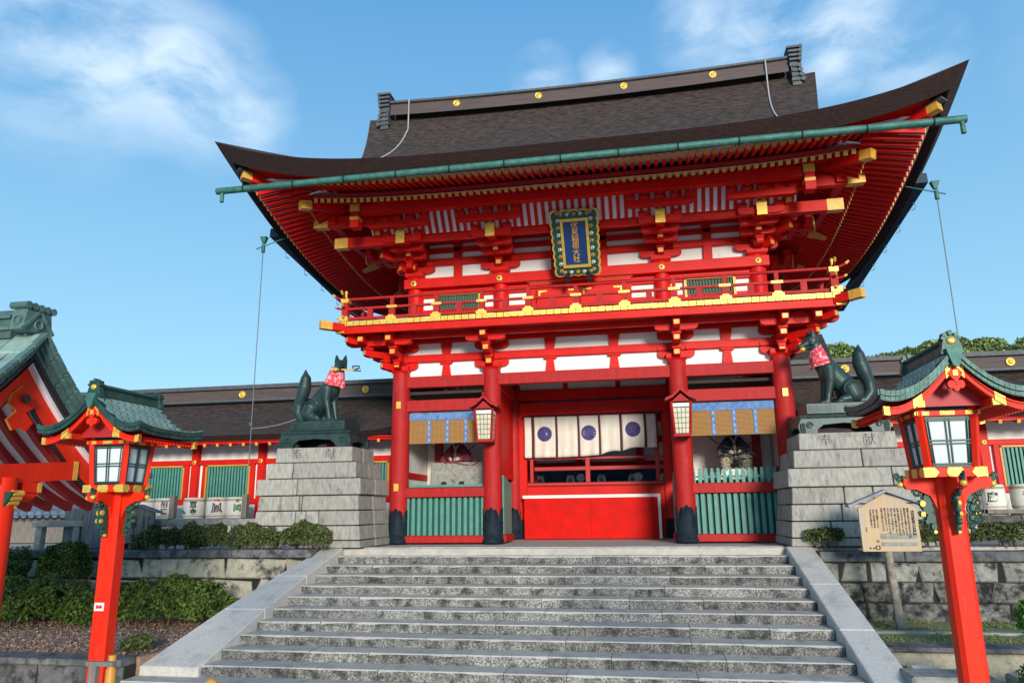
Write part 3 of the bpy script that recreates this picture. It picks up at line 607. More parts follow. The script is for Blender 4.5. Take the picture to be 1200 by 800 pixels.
# ---- eaves: rafters, soffit, eave boards
EV = obj('front_eave', MB().grid(lambda a, b: ((a*2-1)*(7.55-1.2*b), -3.12+1.0*b, kayaoiF((a*2-1)*7.4)+.045+.21*b), 50, 2, 0).grid(lambda a, b: ((a*2-1)*(6.45-2.0*b), -2.34+2.5*b, (8.12+(kayaoiF((a*2-1)*6.4)-8.2)*(1-b))+.745*b), 50, 3, 0), 'soffit', G)
def end_at(x): return kayaoiF(x)
fl = MB().box(-.04, .04, 0, 1.15, -.045, .045, 0); fl.box(-.046, .046, -.012, 0, -.052, .052, 1); fl = fl.mesh('flying_rafter', ['red', 'goldpaint'])
bs = MB().box(-.04, .04, 0, 2.45, -.045, .045, 0); bs.box(-.046, .046, -.012, 0, -.052, .052, 1); bs = bs.mesh('base_rafter', ['red', 'goldpaint'])
def rmat(x, y, z, slope, s=1.0, az=0.0):
    return Matrix.Translation((x, y, z)) @ Matrix.Rotation(az, 4, 'Z') @ Matrix.Rotation(math.atan(slope), 4, 'X') @ Matrix.Diagonal((1, s, 1, 1))
NF = 76
for k in range(NF):
    x = -6.55+13.1*k/(NF-1)
    obj('flying_rafter', fl, None, EV, rmat(x, -3.0, kayaoiF(x)+.0, .21))
    xb = x*.975; yin = .1-max(0, abs(xb)-4.5)*1.15; L = (yin+2.3)/2.45
    obj('base_rafter', bs, None, EV, rmat(xb, -2.3, 8.08+(kayaoiF(xb)-8.2)*.9, .30, max(.15, L)))
kb = MB()   # kayaoi and stepped boards under the thatch, following the curve
for (y0, y1, z0, z1) in ((-3.10, -2.96, .075, .20), (-3.36, -3.08, .12, .20)):
    kb.grid(lambda a, b: ((a*2-1)*7.45, y0, kayaoiF((a*2-1)*7.45)+z0*(1-b)+z1*b), 50, 1, 0)
    kb.grid(lambda a, b: ((a*2-1)*7.45, y0*(1-b)+y1*b, kayaoiF((a*2-1)*7.45)+z0), 50, 1, 0)
    kb.grid(lambda a, b: ((a*2-1)*7.45, y0*(1-b)+y1*b, kayaoiF((a*2-1)*7.45)+z1), 50, 1, 0)
# sloping board from the rafter tips up to the underside of the thatch
kb.grid(lambda a, b: ((a*2-1)*(7.45+.2*b), -3.10-.30*b, (kayaoiF((a*2-1)*7.45)+.20)*(1-b)+(edgeF((a*2-1)*7.65)-.24)*b), 50, 1, 0)
obj('eave_board', kb, 'red', EV)
kk = MB()
for z0 in (.0,):
    kk.grid(lambda a, b: ((a*2-1)*6.45, -2.34, 8.16+(kayaoiF((a*2-1)*6.3)-8.2)*.9+.10*b), 50, 1, 0); kk.grid(lambda a, b: ((a*2-1)*6.45, -2.34+.14*b, 8.16+(kayaoiF((a*2-1)*6.3)-8.2)*.9), 50, 1, 0)
obj('eave_board', kk, 'reddark', EV)
for s in (-1, 1):
    SE = obj('side_eave', MB().grid(lambda a, b: (s*(7.55-1.2*b), -3.05+a*12.0, kayS(-3.05+a*12.0)+.085+.30*b), 40, 2, 0).grid(lambda a, b: (s*(6.5-2.1*b), -2.4+a*10.7, (kayS(-2.4+a*10.7)+.22)*(1-b)+8.86*b), 40, 3, 0), 'soffit', G)
    NS = 66
    for k in range(NS):
        y = -2.85+11.6*k/(NS-1)
        yy = max(-2.6, min(8.5, y)); sl = (8.86-kayS(yy)-.10)/3.1
        obj('flying_rafter', fl, None, SE, rmat(s*7.45, y, kayS(y), sl*.75, 1.0, s*PI/2))
    bb = MB()
    for k in range(64):
        y = -2.15+10.2*k/63; z0 = kayS(y)+.12; xin = 4.45+max(0, (-y-.1)*.87 if y < -.1 else 0, (y-6.0)*.87 if y > 6 else 0)
        z1 = z0+(8.80-z0)*(6.45-xin)/2.05
        bb.bar((s*6.48, y, z0), (s*xin, y, z1), .10, .12, 0); bb.bar((s*6.50, y, z0), (s*6.48, y, z0), .11, .13, 1)
    tag(obj('base_rafters', bb, ['red', 'goldpaint'], SE), kind='stuff')
    sb = MB()
    sb.grid(lambda a, b: (s*(7.58+.02*b), -3.05+a*12.0, kayS(-3.05+a*12.0)+.07+.16*b), 40, 1, 0)
    sb.grid(lambda a, b: (s*(7.58+.20*b), -3.05+a*12.0, (kayS(-3.05+a*12.0)+.23)*(1-b)+(edgeS(-3.05+a*12.0)-.38)*b), 40, 1, 1)
    sb.grid(lambda a, b: (s*6.53, -2.3+a*10.5, kayS(-2.3+a*10.5)+.18+.12*b), 40, 1, 0)
    obj('eave_board', sb, ['reddark', 'barkdark'], SE)
    # hip rafter with two gilt-capped ends
    h = MB().bar((s*4.4, .1, 8.75), (s*6.38, -2.24, 8.14), .19, .20, 0); h.bar((s*6.38, -2.24, 8.14), (s*6.56, -2.43, 8.10), .20, .21, 1)
    h.bar((s*6.2, -1.95, 8.45), (s*7.45, -3.2, 8.53), .22, .22, 0); h.bar((s*7.38, -3.13, 8.53), (s*7.60, -3.36, 8.56), .20, .17, 1); h.bar((s*7.30, -3.02, 8.64), (s*7.68, -3.42, 8.68), .24, .05, 2)
    obj('hip_rafter', h, ['red', 'goldpaint', 'ridgecap'], SE)
# ---- gutters
gt = MB().tube([(-7.86, -3.9, 7.93), (7.80, -3.9, 7.95)], .076, 12)
for s in (-1, 1): gt.tube([(s*7.72, -3.9, 7.90), (s*7.72, -3.9, 7.66)], .045, 10)
GU = obj('front_gutter', gt, 'patina', G)
for k in range(13):
    x = -7.2+1.2*k; obj('gutter_strap', MB().tube([(x, -3.9, 7.94), (x+.03, -3.9, 7.94)], .085, 12).bar((x+.015, -3.84, 7.92), (x+.015, -3.3, 8.14), .02, .012), 'shoe', GU)
for s in (-1, 1):
    g2 = MB().bar((s*7.93, -1.1, 8.02), (s*7.93, 6.9, 7.12), .26, .24); gg = obj('side_gutter', g2, 'bluegut', G)
    for k in range(6):
        y = -.2+1.15*k; z = 7.95-.1125*(y+1.1)
        pts = [(s*7.75, y, z-.05)]+[(s*7.96+s*.10*math.sin(t), y, z-.04-.10*(1-math.cos(t))) for t in [PI*i/6 for i in range(7)]]
        obj('gutter_hook', MB().tube(pts, .012, 5), 'wire', gg)
    obj('rainwater_hopper', MB().taper(s*8.13, -1.25, 7.66, 7.84, .035, .035, .09, .07).tube([(s*8.14, -1.25, 7.62), (s*8.14, -1.25, 7.42)], .05, 8).bar((s*7.5, -1.0, 7.92), (s*8.3, -1.32, 7.5), .03, .02), 'patina', gg)
for s in (-1, 1):   # thin cable from the eave to the terrace
    zt = 0.05 if s > 0 else 1.9
    w = MB().tube([(s*8.13, -1.27, 7.42), (s*8.13, -1.27, 4), (s*8.13, -1.27, zt)], .011, 6)
    if s < 0: w.box(-8.17, -8.09, -1.3, -1.24, 2.9, 2.96)
    o = obj('steel_cable', w, 'wire'); tag(o, 'thin vertical steel cable hanging from the %s end of the gate eaves' % ('right' if s > 0 else 'left'), 'cable', 'cables hanging from the eave corners')
# slack line from the left cable across the corridor roof
sg = [(-8.13+t*.78, -1.27+t*2.3, 2.82+ .30*t + .52*t*t) for t in [i/10 for i in range(11)]]
tag(obj('slack_cable', MB().tube(sg, .011, 6), 'wirelt'), 'slack pale cable curving up from the left hanging cable past the fox', 'cable')
# ================================================================== STAIRS
def stone_block(x0, x1, y0, y1, z0, z1, c=.012, face='y', m=0):
    """block whose -y (or +-x) face is chamfered"""
    mb = MB(); mb.box(x0, x1, y0+c, y1, z0, z1, m)
    vs = [(x0, y0+c, z0), (x1, y0+c, z0), (x1, y0+c, z1), (x0, y0+c, z1), (x0+c, y0, z0+c), (x1-c, y0, z0+c), (x1-c, y0, z1-c), (x0+c, y0, z1-c)]
    mb.f.pop(2); mb.m.pop(2); mb.sm.pop(2)
    mb.add(vs, [(4, 5, 6, 7), (0, 1, 5, 4), (1, 2, 6, 5), (2, 3, 7, 6), (3, 0, 4, 7)], m); return mb
def step_block(x0, x1, y0, y1, z0, z1, rg):
    n = max(2, int((x1-x0)/.28)); mb = MB(); c = .013; rows = []
    for i in range(n+1):
        x = x0+(x1-x0)*i/n; e = .010 if 0 < i < n else .014; q = rg.uniform(0, e); q2 = rg.uniform(-.003, .003); w = rg.uniform(.01, .025) if rg.random() < .16 else 0
        rows.append([(x, y1, z0), (x, y0+q2, z0), (x, y0+q2*.5, (z0+z1)/2), (x, y0+q*.6, z1-c-q-w), (x, y0+c+q+w, z1), (x, y1, z1)])
    vs = [v for r in rows for v in r]
    mb.add(vs, [(i*6+j, (i+1)*6+j, (i+1)*6+j+1, i*6+j+1) for i in range(n) for j in range(5)]); mb.add(vs, [(5, 4, 3, 2, 1, 0), tuple(n*6+k for k in range(6))]); mb.v = mb.v; return mb
XL, XR, Y0, TD, RH = -5.25, 4.10, -1.77, .47, .158
def xleft(k): return XL-.047*k
def xright(k): return XR+.018*k
ST = structure('stairs', MB().add([(XL-.2, Y0+.7, -.03), (XR+.2, Y0+.7, -.03), (XR+.2, Y0+.7, GZ), (XL-.2, Y0+.7, GZ), (XL-.2, Y0+.7+GZ/RH*TD, GZ), (XR+.2, Y0+.7+GZ/RH*TD, GZ)], [(0, 1, 5, 4), (0, 4, 3), (1, 2, 5), (0, 3, 2, 1), (3, 4, 5, 2)]), 'joint')
rr = random.Random(3)
for k in range(0, 14):
    yk = Y0-TD*k; zt = -RH*k; x = xleft(k)-(1.05 if k >= 10 else 0); xe = xright(k)
    while x < xe-.01:
        w = rr.uniform(.7, 2.1) if k > 2 else rr.uniform(.45, 1.2)
        if xe-(x+w) < .5: w = xe-x
        j = rr.uniform(-.006, .006); zj = rr.uniform(-.004, .004)
        mb = step_block(x+.004, x+w-.004, yk+j, yk+TD+.02, zt-RH-.0+.003, zt+zj, rr)
        # worn tread: the top faces are cleaner stone
        for q, f in enumerate(mb.f):
            a, b_, c_ = [Vector(mb.v[i]) for i in f[:3]]
            n = (b_-a).cross(c_-a)
            if abs(n.normalized().z) > .5: mb.m[q] = 1
        obj('step_stone', mb, ['granite', 'tread'], ST); x += w
# kerbs: sloping slabs flanking the steps
m_ = RH/TD
def kerb(xa0, xb0, xa1, xb1, name):
    K = thing(name, 'smooth pale sloping granite kerb along the %s side of the stairs' % ('left' if xa0 < 0 else 'right'), 'kerb', (xa0, -2.3, -.1))
    ys = [-2.05, -3.5, -4.85, -6.55] if xa0 < 0 else [-2.05, -3.75, -5.3, -7.1, -9.3]
    y_first = ys[0]; tot = ys[-1]-ys[0]
    for i in range(len(ys)-1):
        a, b_ = ys[i], ys[i+1]+.008
        def X(y, w0, w1): t = (y-y_first)/tot; return w0+(w1-w0)*t
        def Z(y): return (m_*(y-Y0)+.12*(1-(max(0, (-2.05-y)/4.5)**4 if xa0 < 0 else 0))) if y < -2.1 else .01
        vs = []
        for y in (a, b_):
            z = Z(y); vs += [(X(y, xa0, xa1), y, z-.55), (X(y, xb0, xb1), y, z-.55), (X(y, xb0, xb1), y, z), (X(y, xa0, xa1), y, z)]
        bev(obj('kerb_slab', MB().add(vs, [(0, 1, 2, 3), (7, 6, 5, 4), (3, 2, 6, 7), (0, 3, 7, 4), (1, 5, 6, 2), (0, 4, 5, 1)]), 'kerb', K), .015)
    return K
kl = kerb(-5.72, -5.27, -6.80, -5.74, 'stair_kerb'); kr = kerb(4.105, 4.60, 4.42, 4.96, 'stair_kerb')

# ================================================================== RETAINING WALLS
def rubble(name, lab, x0, x1, yf, zt, zb, rows, matn, copeh=.19, seed=1, depth=.35, irregular=.0, wmin=.5, wmax=1.3, rowmats=None, cope=True):
    rg = random.Random(seed); W = thing(name, lab, 'wall', ((x0+x1)/2, yf+.2, zb))
    obj('wall_core', MB().box(x0, x1, yf+.05, yf+depth, zb, zt-copeh), 'joint', W)
    if cope:
        x = x0
        while x < x1-.01:
            w = min(rg.uniform(1.2, 2.6), x1-x)
            if x1-(x+w) < .5: w = x1-x
            obj('coping_stone', stone_block(x+.005, x+w-.005, yf-.05+rg.uniform(-.01, .01), yf+depth+.05, zt-copeh, zt+rg.uniform(-.006, .006), .02), 'coping', W); x += w
    z = zt-copeh-.006
    for r in range(rows):
        hrow = (zt-copeh-zb)/rows; x = x0
        while x < x1-.01:
            w = min(rg.uniform(wmin, wmax), x1-x)
            if x1-(x+w) < .25: w = x1-x
            tl, tr, bl, br = [rg.uniform(-irregular, irregular) for _ in range(4)]
            za, zb_ = z-.006, z-hrow+.006; yj = yf+rg.uniform(-.02, .03); c = .03
            o = [(x+.008+tl, za), (x+w-.008+tr, za-abs(tr)*.5), (x+w-.008+br, zb_), (x+.008+bl, zb_)]
            cx = sum(p[0] for p in o)/4; cz = sum(p[1] for p in o)/4
            i_ = [(p[0]+(cx-p[0])*.10, p[1]+(cz-p[1])*.14) for p in o]
            vs = [(p[0], yf+depth-.05, p[1]) for p in o]+[(p[0], yj+c, p[1]) for p in o]+[(p[0], yj, p[1]) for p in i_]
            mb = MB().add(vs, [(3, 2, 1, 0)]+[(k, (k+1) % 4, 4+(k+1) % 4, 4+k) for k in range(4)]+[(4+k, 4+(k+1) % 4, 8+(k+1) % 4, 8+k) for k in range(4)]+[(8, 9, 10, 11)])
            obj('wall_stone', mb, (rowmats or [matn]*rows)[r], W); x += w
        z -= hrow
    return W
rubble('retaining_wall', 'cream stained stone retaining wall with dark coping left of the stairs', -16, -5.75, -2.6, 0.0, -1.45, 3, 'wallstone', .17, 4, irregular=.12, wmin=.5, wmax=1.5)
rubble('retaining_wall', 'blackened lichen covered retaining wall behind the wooden notice right of the stairs', 4.64, 12, -2.45, -.07, -1.36, 3, 'mossstone', .19, 8, irregular=.07, wmin=.3, wmax=.75, rowmats=['mossL', 'mossstone', 'mossstone'])
# left lower terrace of leaf litter, its kerb wall
structure('litter_terrace', MB().add([(-18, -2.5, -1.36), (-5.75, -2.5, -1.36), (-6.78, -6.55, -1.46), (-18, -6.55, -1.46), (-18, -2.5, GZ), (-5.75, -2.5, GZ), (-6.78, -6.55, GZ), (-18, -6.55, GZ)], [(3, 2, 1, 0), (2, 3, 7, 6), (1, 2, 6, 5), (0, 1, 5, 4), (3, 0, 4, 7)]), 'mulch')
rubble('low_terrace_wall', 'low streaked dark stone wall holding up the leaf litter at bottom left', -18, -6.84, -6.88, -1.45, GZ, 1, 'coping', .10, 12, wmin=.9, wmax=1.8, irregular=.0)
# right lower terrace with mossy grass
structure('grass_terrace', MB().box(4.75, 14, -5.1, -2.3, GZ, -1.32), 'moss')
rubble('low_terrace_wall', 'low wall of brown blocks under the mossy grass strip at right', 4.86, 14, -5.35, -1.28, GZ, 2, 'wallstone', .08, 22, wmin=.8, wmax=1.5)
C_ = thing('edging_kerb', 'thin pale stone edging line crossing the mossy grass strip', 'kerb', (8, -3.9, -1.3))
x = 4.7
while x < 13.5: w = rr.uniform(.9, 1.4); obj('edging_stone', stone_block(x, x+w-.01, -3.95, -3.8, -1.35, -1.28), 'rail', C_); x += w
bev(tag(obj('stone_block', MB().taper(5.25, -6.6, GZ, -1.40, .50, .3, .52, .3), 'rail'), 'pale weathered stone block below the low wall beside the right lantern post', 'stone block'), .03)
bev(tag(obj('stone_block', MB().taper(6.5, -6.5, GZ, -1.45, .38, .3, .40, .3), 'rail'), 'smaller pale stone block half hidden by the bright green bush at bottom right', 'stone block'), .03)
tag(obj('leaning_slab', MB().prism([(-6.2, -1.5), (-6.0, -1.42), (-7.6, -2.2), (-7.9, -2.2)], 5.0, 5.3, 'x'), 'kerb'), 'grey stone slab leaning outside the foot of the right kerb', 'slab')

# ================================================================== PEDESTALS
def pedestal(cx, side, lab):
    yc = -1.15
    P = thing('stone_pedestal', lab, 'pedestal', (cx, yc, 0))
    # tiers: (z0, z1, half width bottom, half width top, stones)
    tiers = [(0.0, .17, 1.33, 1.32, 3), (.17, .49, 1.31, 1.285, 3), (.49, .82, 1.275, 1.255, 4), (.82, 1.16, 1.235, 1.215, 3), (1.16, 1.54, 1.285, 1.265, 2), (1.54, 1.91, 1.12, 1.10, 2), (1.91, 2.27, .96, .945, 1)]
    rg = random.Random(int(cx*10)); hd = .95
    for z0, z1, a, b_, n in tiers:
        obj('tier_core', MB().box(cx-a+.10, cx+a-.10, yc-hd*a/1.3+.10, yc+hd*a/1.3-.05, z0, z1-.001), 'joint', P)
        cuts = sorted([rg.uniform(.2, .8) for _ in range(n-1)]); xs_ = [-1]+[c*2-1 for c in cuts]+[1]
        for i in range(n):
            g = .011; u0, u1 = xs_[i], xs_[i+1]; ya0 = hd*a/1.3; ya1 = hd*b_/1.3; j = 0
            vs = [(cx+u0*a+g, yc-ya0+j, z0+g), (cx+u1*a-g, yc-ya0+j, z0+g), (cx+u1*a-g, yc, z0+g), (cx+u0*a+g, yc, z0+g), (cx+u0*b_+g, yc-ya1+j, z1-g), (cx+u1*b_-g, yc-ya1+j, z1-g), (cx+u1*b_-g, yc, z1-g), (cx+u0*b_+g, yc, z1-g)]
            bev(obj('pedestal_stone', MB().add(vs, [(3, 2, 1, 0), (4, 5, 6, 7), (0, 1, 5, 4), (1, 2, 6, 5), (2, 3, 7, 6), (3, 0, 4, 7)]), 'pedestal', P), .012)
        for s0, s1 in ((-1, 0), (0, 1)):   # rear half
            vs = [(cx+s0*a+.006, yc+.006, z0+.006), (cx+s1*a-.006, yc+.006, z0+.006), (cx+s1*a-.006, yc+hd*a/1.3, z0+.006), (cx+s0*a+.006, yc+hd*a/1.3, z0+.006), (cx+s0*b_+.006, yc+.006, z1-.006), (cx+s1*b_-.006, yc+.006, z1-.006), (cx+s1*b_-.006, yc+hd*b_/1.3, z1-.006), (cx+s0*b_+.006, yc+hd*b_/1.3, z1-.006)]
            bev(obj('pedestal_stone', MB().add(vs, [(3, 2, 1, 0), (4, 5, 6, 7), (0, 1, 5, 4), (1, 2, 6, 5), (2, 3, 7, 6), (3, 0, 4, 7)]), 'pedestal', P), .012)
    yf = yc-hd*.95/1.3
    for dx, ch in ((-.42, '奉'), (.42, '献')): text('carved_character', ch, .27, (cx+dx, yf-.003, 2.09), 'ink', P, extrude=.004, bold=-.004)
    return P
PL = pedestal(-6.17, -1, 'stepped pale granite pedestal carved with two characters, under the fox left of the gate')
PRt = pedestal(5.53, 1, 'stepped pale granite pedestal carved with two characters, under the fox right of the gate')

# ================================================================== FOXES
def bronze_base(cx, parent, yc=-1.15, z0=2.27, w=.88):
    B = MB()
    B.taper(cx, yc, z0+.30, z0+.38, w-.02, .58, w+.0, .60); B.taper(cx, yc, z0+.38, z0+.41, w*.92, .55, w*.82, .50); B.box(cx-w*.78, cx+w*.78, yc-.48, yc+.48, z0+.41, z0+.64)
    o = bev(obj('bronze_plinth', B, 'bronze', parent), .012)
    # scrolled legs of the plinth: front and side aprons
    for (ax, half) in (('y', w), ('x', .6)):
        for s in (-1, 1):
            pts = [(-half, z0), (-half+.34, z0), (-half+.36, z0+.08), (-half+.48, z0+.17), (0, z0+.20), (half-.48, z0+.17), (half-.36, z0+.08), (half-.34, z0), (half, z0), (half+.03, z0+.14), (half-.04, z0+.30), (-half+.04, z0+.30), (-half-.03, z0+.14)]
            if ax == 'x': pts = [(p[0]*1.0, p[1]) for p in [(-half, z0), (-half+.2, z0), (-half+.22, z0+.10), (0, z0+.16), (half-.22, z0+.10), (half-.2, z0), (half, z0), (half+.03, z0+.14), (half-.04, z0+.30), (-half+.04, z0+.30), (-half-.03, z0+.14)]]
            mb = MB()
            if ax == 'y': mb.prism([(cx+p[0], p[1]) for p in pts][::-1], yc+s*.55-.05, yc+s*.55+.05, 'y')
            else: mb.prism([(yc+p[0], p[1]) for p in pts], cx+s*(w-.06)-.05, cx+s*(w-.06)+.05, 'x')
            obj('plinth_apron', mb, 'bronze', o)
    for s in (-1, 1):   # scroll eyes and relief panels
        for q in range(3):
            obj('scroll', MB().tube([(cx+s*(w-.20)+.075*math.cos(t)*(1-t/14), yc-.612, z0+.16+.075*math.sin(t)*(1-t/14)) for t in [i*.6 for i in range(18)]], .012, 5), 'bronze', o) if q == 0 else None
        F = MB().box(cx+s*.36-.28, cx+s*.36+.28, yc-.492, yc-.482, z0+.455, z0+.60)
        for k in range(15): F.box(cx+s*.36-.25+.036*k-.010, cx+s*.36-.25+.036*k+.010, yc-.505, yc-.49, z0+.47, z0+.585)
        obj('relief_panel', F, 'bronze', o)
    obj('relief_wave', MB().tube([(cx-w*.9+w*1.8*i/60, yc-.598, z0+.34+.018*math.sin(i*.9)) for i in range(61)], .009, 5), 'bronze', o)
def fox(cx, s, rot, head, lab, bib_lab, key, hz_=1.42, sc=1.0):
    """seated fox facing s * x, turned by rot towards the viewer; body is one continuous surface"""
    Z = 2.27+.64; Y = -1.15; cr_, sr_ = math.cos(rot), math.sin(rot)
    F = thing('fox_statue', lab, 'statue', (cx, Y, 2.27))
    bronze_base(cx, F)
    def P(x, y, z): x *= sc; y *= sc; return (cx+s*(x*cr_+y*sr_), Y-x*sr_+y*cr_, Z+z*sc)
    b = MB()
    caps(b, P(-.36, 0, .30), P(-.18, 0, .52), .235, .235, 18); caps(b, P(-.18, 0, .50), P(.06, 0, .78), .235, .235, 18); caps(b, P(.04, 0, .76), P(.17, 0, .95), .235, .205, 18)
    caps(b, P(.16, 0, .93), P(.25, 0, 1.18), .20, .155, 16); caps(b, P(.24, 0, 1.14), P(.31, 0, hz_-.06), .155, .135, 16)
    for y in (-1, 1):
        caps(b, P(-.30, y*.15, .36), P(-.36, y*.18, .20), .21, .19); caps(b, P(-.34, y*.21, .13), P(-.10, y*.23, .10), .11, .075); caps(b, P(-.26, y*.23, .055), P(-.02, y*.23, .05), .06, .055)
        for t in (-.035, 0, .035): caps(b, P(-.03, y*.23+t, .04), P(.03, y*.23+t*1.2, .03), .026, .02, 8)
        caps(b, P(.10, y*.13, .80), P(.09, y*.15, .54), .15, .105); caps(b, P(.09, y*.15, .54), P(.15, y*.14, .26), .10, .068); caps(b, P(.15, y*.14, .26), P(.19, y*.14, .07), .066, .06); caps(b, P(.18, y*.14, .055), P(.29, y*.14, .045), .062, .055)
        for t in (-.035, 0, .035): caps(b, P(.29, y*.14+t, .045), P(.35, y*.14+t*1.2, .03), .028, .02, 8)
    tp = [(-.46, 0, .10), (-.66, 0, .09), (-.80, 0, .26), (-.79, 0, .48), (-.71, 0, .70), (-.65, 0, .90), (-.63, 0, 1.10), (-.65, 0, 1.32)]
    tr = [.09, .105, .12, .13, .16, .165, .13, .02]
    for i in range(7): caps(b, P(*tp[i]), P(*tp[i+1]), tr[i], tr[i+1], 16)
    hc = Vector(P(.35, 0, hz_)); hd = Vector(head).normalized(); up = Vector((0, 0, 1)); side = hd.cross(up).normalized(); up = side.cross(hd).normalized()
    b.ell(tuple(hc), (.155, .155, .14), 16, 10)
    caps(b, hc+hd*.02, hc+hd*.16-up*.03, .125, .085); caps(b, hc+hd*.15-up*.03, hc+hd*.30-up*.065, .085, .048); caps(b, hc+hd*.08-up*.09, hc+hd*.25-up*.125, .065, .032)
    for q in (-1, 1):
        caps(b, hc+side*q*.08-up*.04+hd*.02, hc+side*q*.10-up*.055+hd*.05, .08, .06)
        caps(b, hc+side*q*.03+up*.062+hd*.13, hc+side*q*.10+up*.055+hd*.07, .026, .03)
        e0 = hc+side*q*.085+up*.085-hd*.02; e1 = hc+side*q*.115+up*.265-hd*.03
        for t in range(4):
            a = e0.lerp(e1, t/4); c_ = e0.lerp(e1, (t+1)/4); ra = .066*(1-t/4)**.8+.010; rb = .066*(1-(t+1)/4)**.8+.010; caps(b, a, c_, ra, rb, 10)
    remesh('fox_body', b, 'bronze', .0115, 4, F)
    # raised line of the thigh
    for y in (-1, 1):
        obj('thigh_contour', MB().tube([P(-.30+.19*math.cos(t), y*(.345+.012*math.sin(t)), .30+.17*math.sin(t)) for t in [-.5+i*.28 for i in range(11)]], [.008]+[.016]*9+[.008], 6), 'bronze', F)
    for q in (-1, 1):
        p = hc+side*q*.085+up*.022+hd*.135
        obj('eye', MB().ell(tuple(p), (.022, .022, .012), 8, 6), 'shoe', F)
        a0 = hc+side*q*.09+up*.12+hd*.042; obj('ear_hollow', MB().add([tuple(a0-side*.03), tuple(a0+side*.03), tuple(a0+side*q*.02+up*.10-hd*.028), tuple(a0-hd*.02)], [(0, 1, 2), (0, 2, 3), (1, 3, 2), (0, 3, 1)]), 'shoe', F)
    obj('nose', MB().ell(tuple(hc+hd*.345-up*.06), (.026, .026, .02), 8, 6), 'shoe', F)
    if key:
        k0 = hc+hd*.26-up*.115; kd = side if side.x > 0 else -side; K = MB()
        K.ell(tuple(k0-kd*.11), (.075, .055, .055), 10, 6, 0); K.tube([k0-kd*.05, k0+kd*.36], .019, 8, 0)
        K.tube([k0+kd*.30+up*.09, k0+kd*.46+up*.09, k0+kd*.50-up*.03, k0+kd*.32-up*.02, k0+kd*.30+up*.09], .017, 6, 1); K.tube([k0+kd*.34, k0+kd*.46+up*.04], .02, 6, 1)
        obj('key', K, ['goldpaint', 'shoe'], F)
    else: obj('jewel', MB().ell(tuple(hc+hd*.25-up*.125), (.065, .065, .055), 12, 8), 'goldpaint', F)
    def bibf(a, t):
        ang = (a-.5)*2*1.75; c0 = Vector((.25, 0, 1.20)).lerp(Vector((.16, 0, .80)), t); r = .165*(1-t)+.285*t*(1-.05*t)
        return P(c0.x+math.cos(ang)*r+.02*math.sin(ang*8)*t, math.sin(ang)*r*1.02, c0.z+(1-math.cos(ang*.9))*(.12-.03*t)+.012*math.sin(ang*6)*t)
    bo = obj('bib', MB().grid(lambda a, t: bibf(a, t), 36, 12, 0, True), 'bib', F); sm = bo.modifiers.new('thick', 'SOLIDIFY'); sm.thickness = .015
    bo['label'] = bib_lab
    return F
fox(-6.22, 1, math.radians(10), (.34, -.92, -.12), 'dark green bronze fox with a key in its mouth seated on the left pedestal', 'red cloth bib with faded gold writing', True, 1.36, 1.03)
fox(5.53, -1, math.radians(8), (-.96, -.22, -.20), 'dark green bronze fox in profile with upright tail seated on the right pedestal', 'red and pink patterned cloth bib', False)
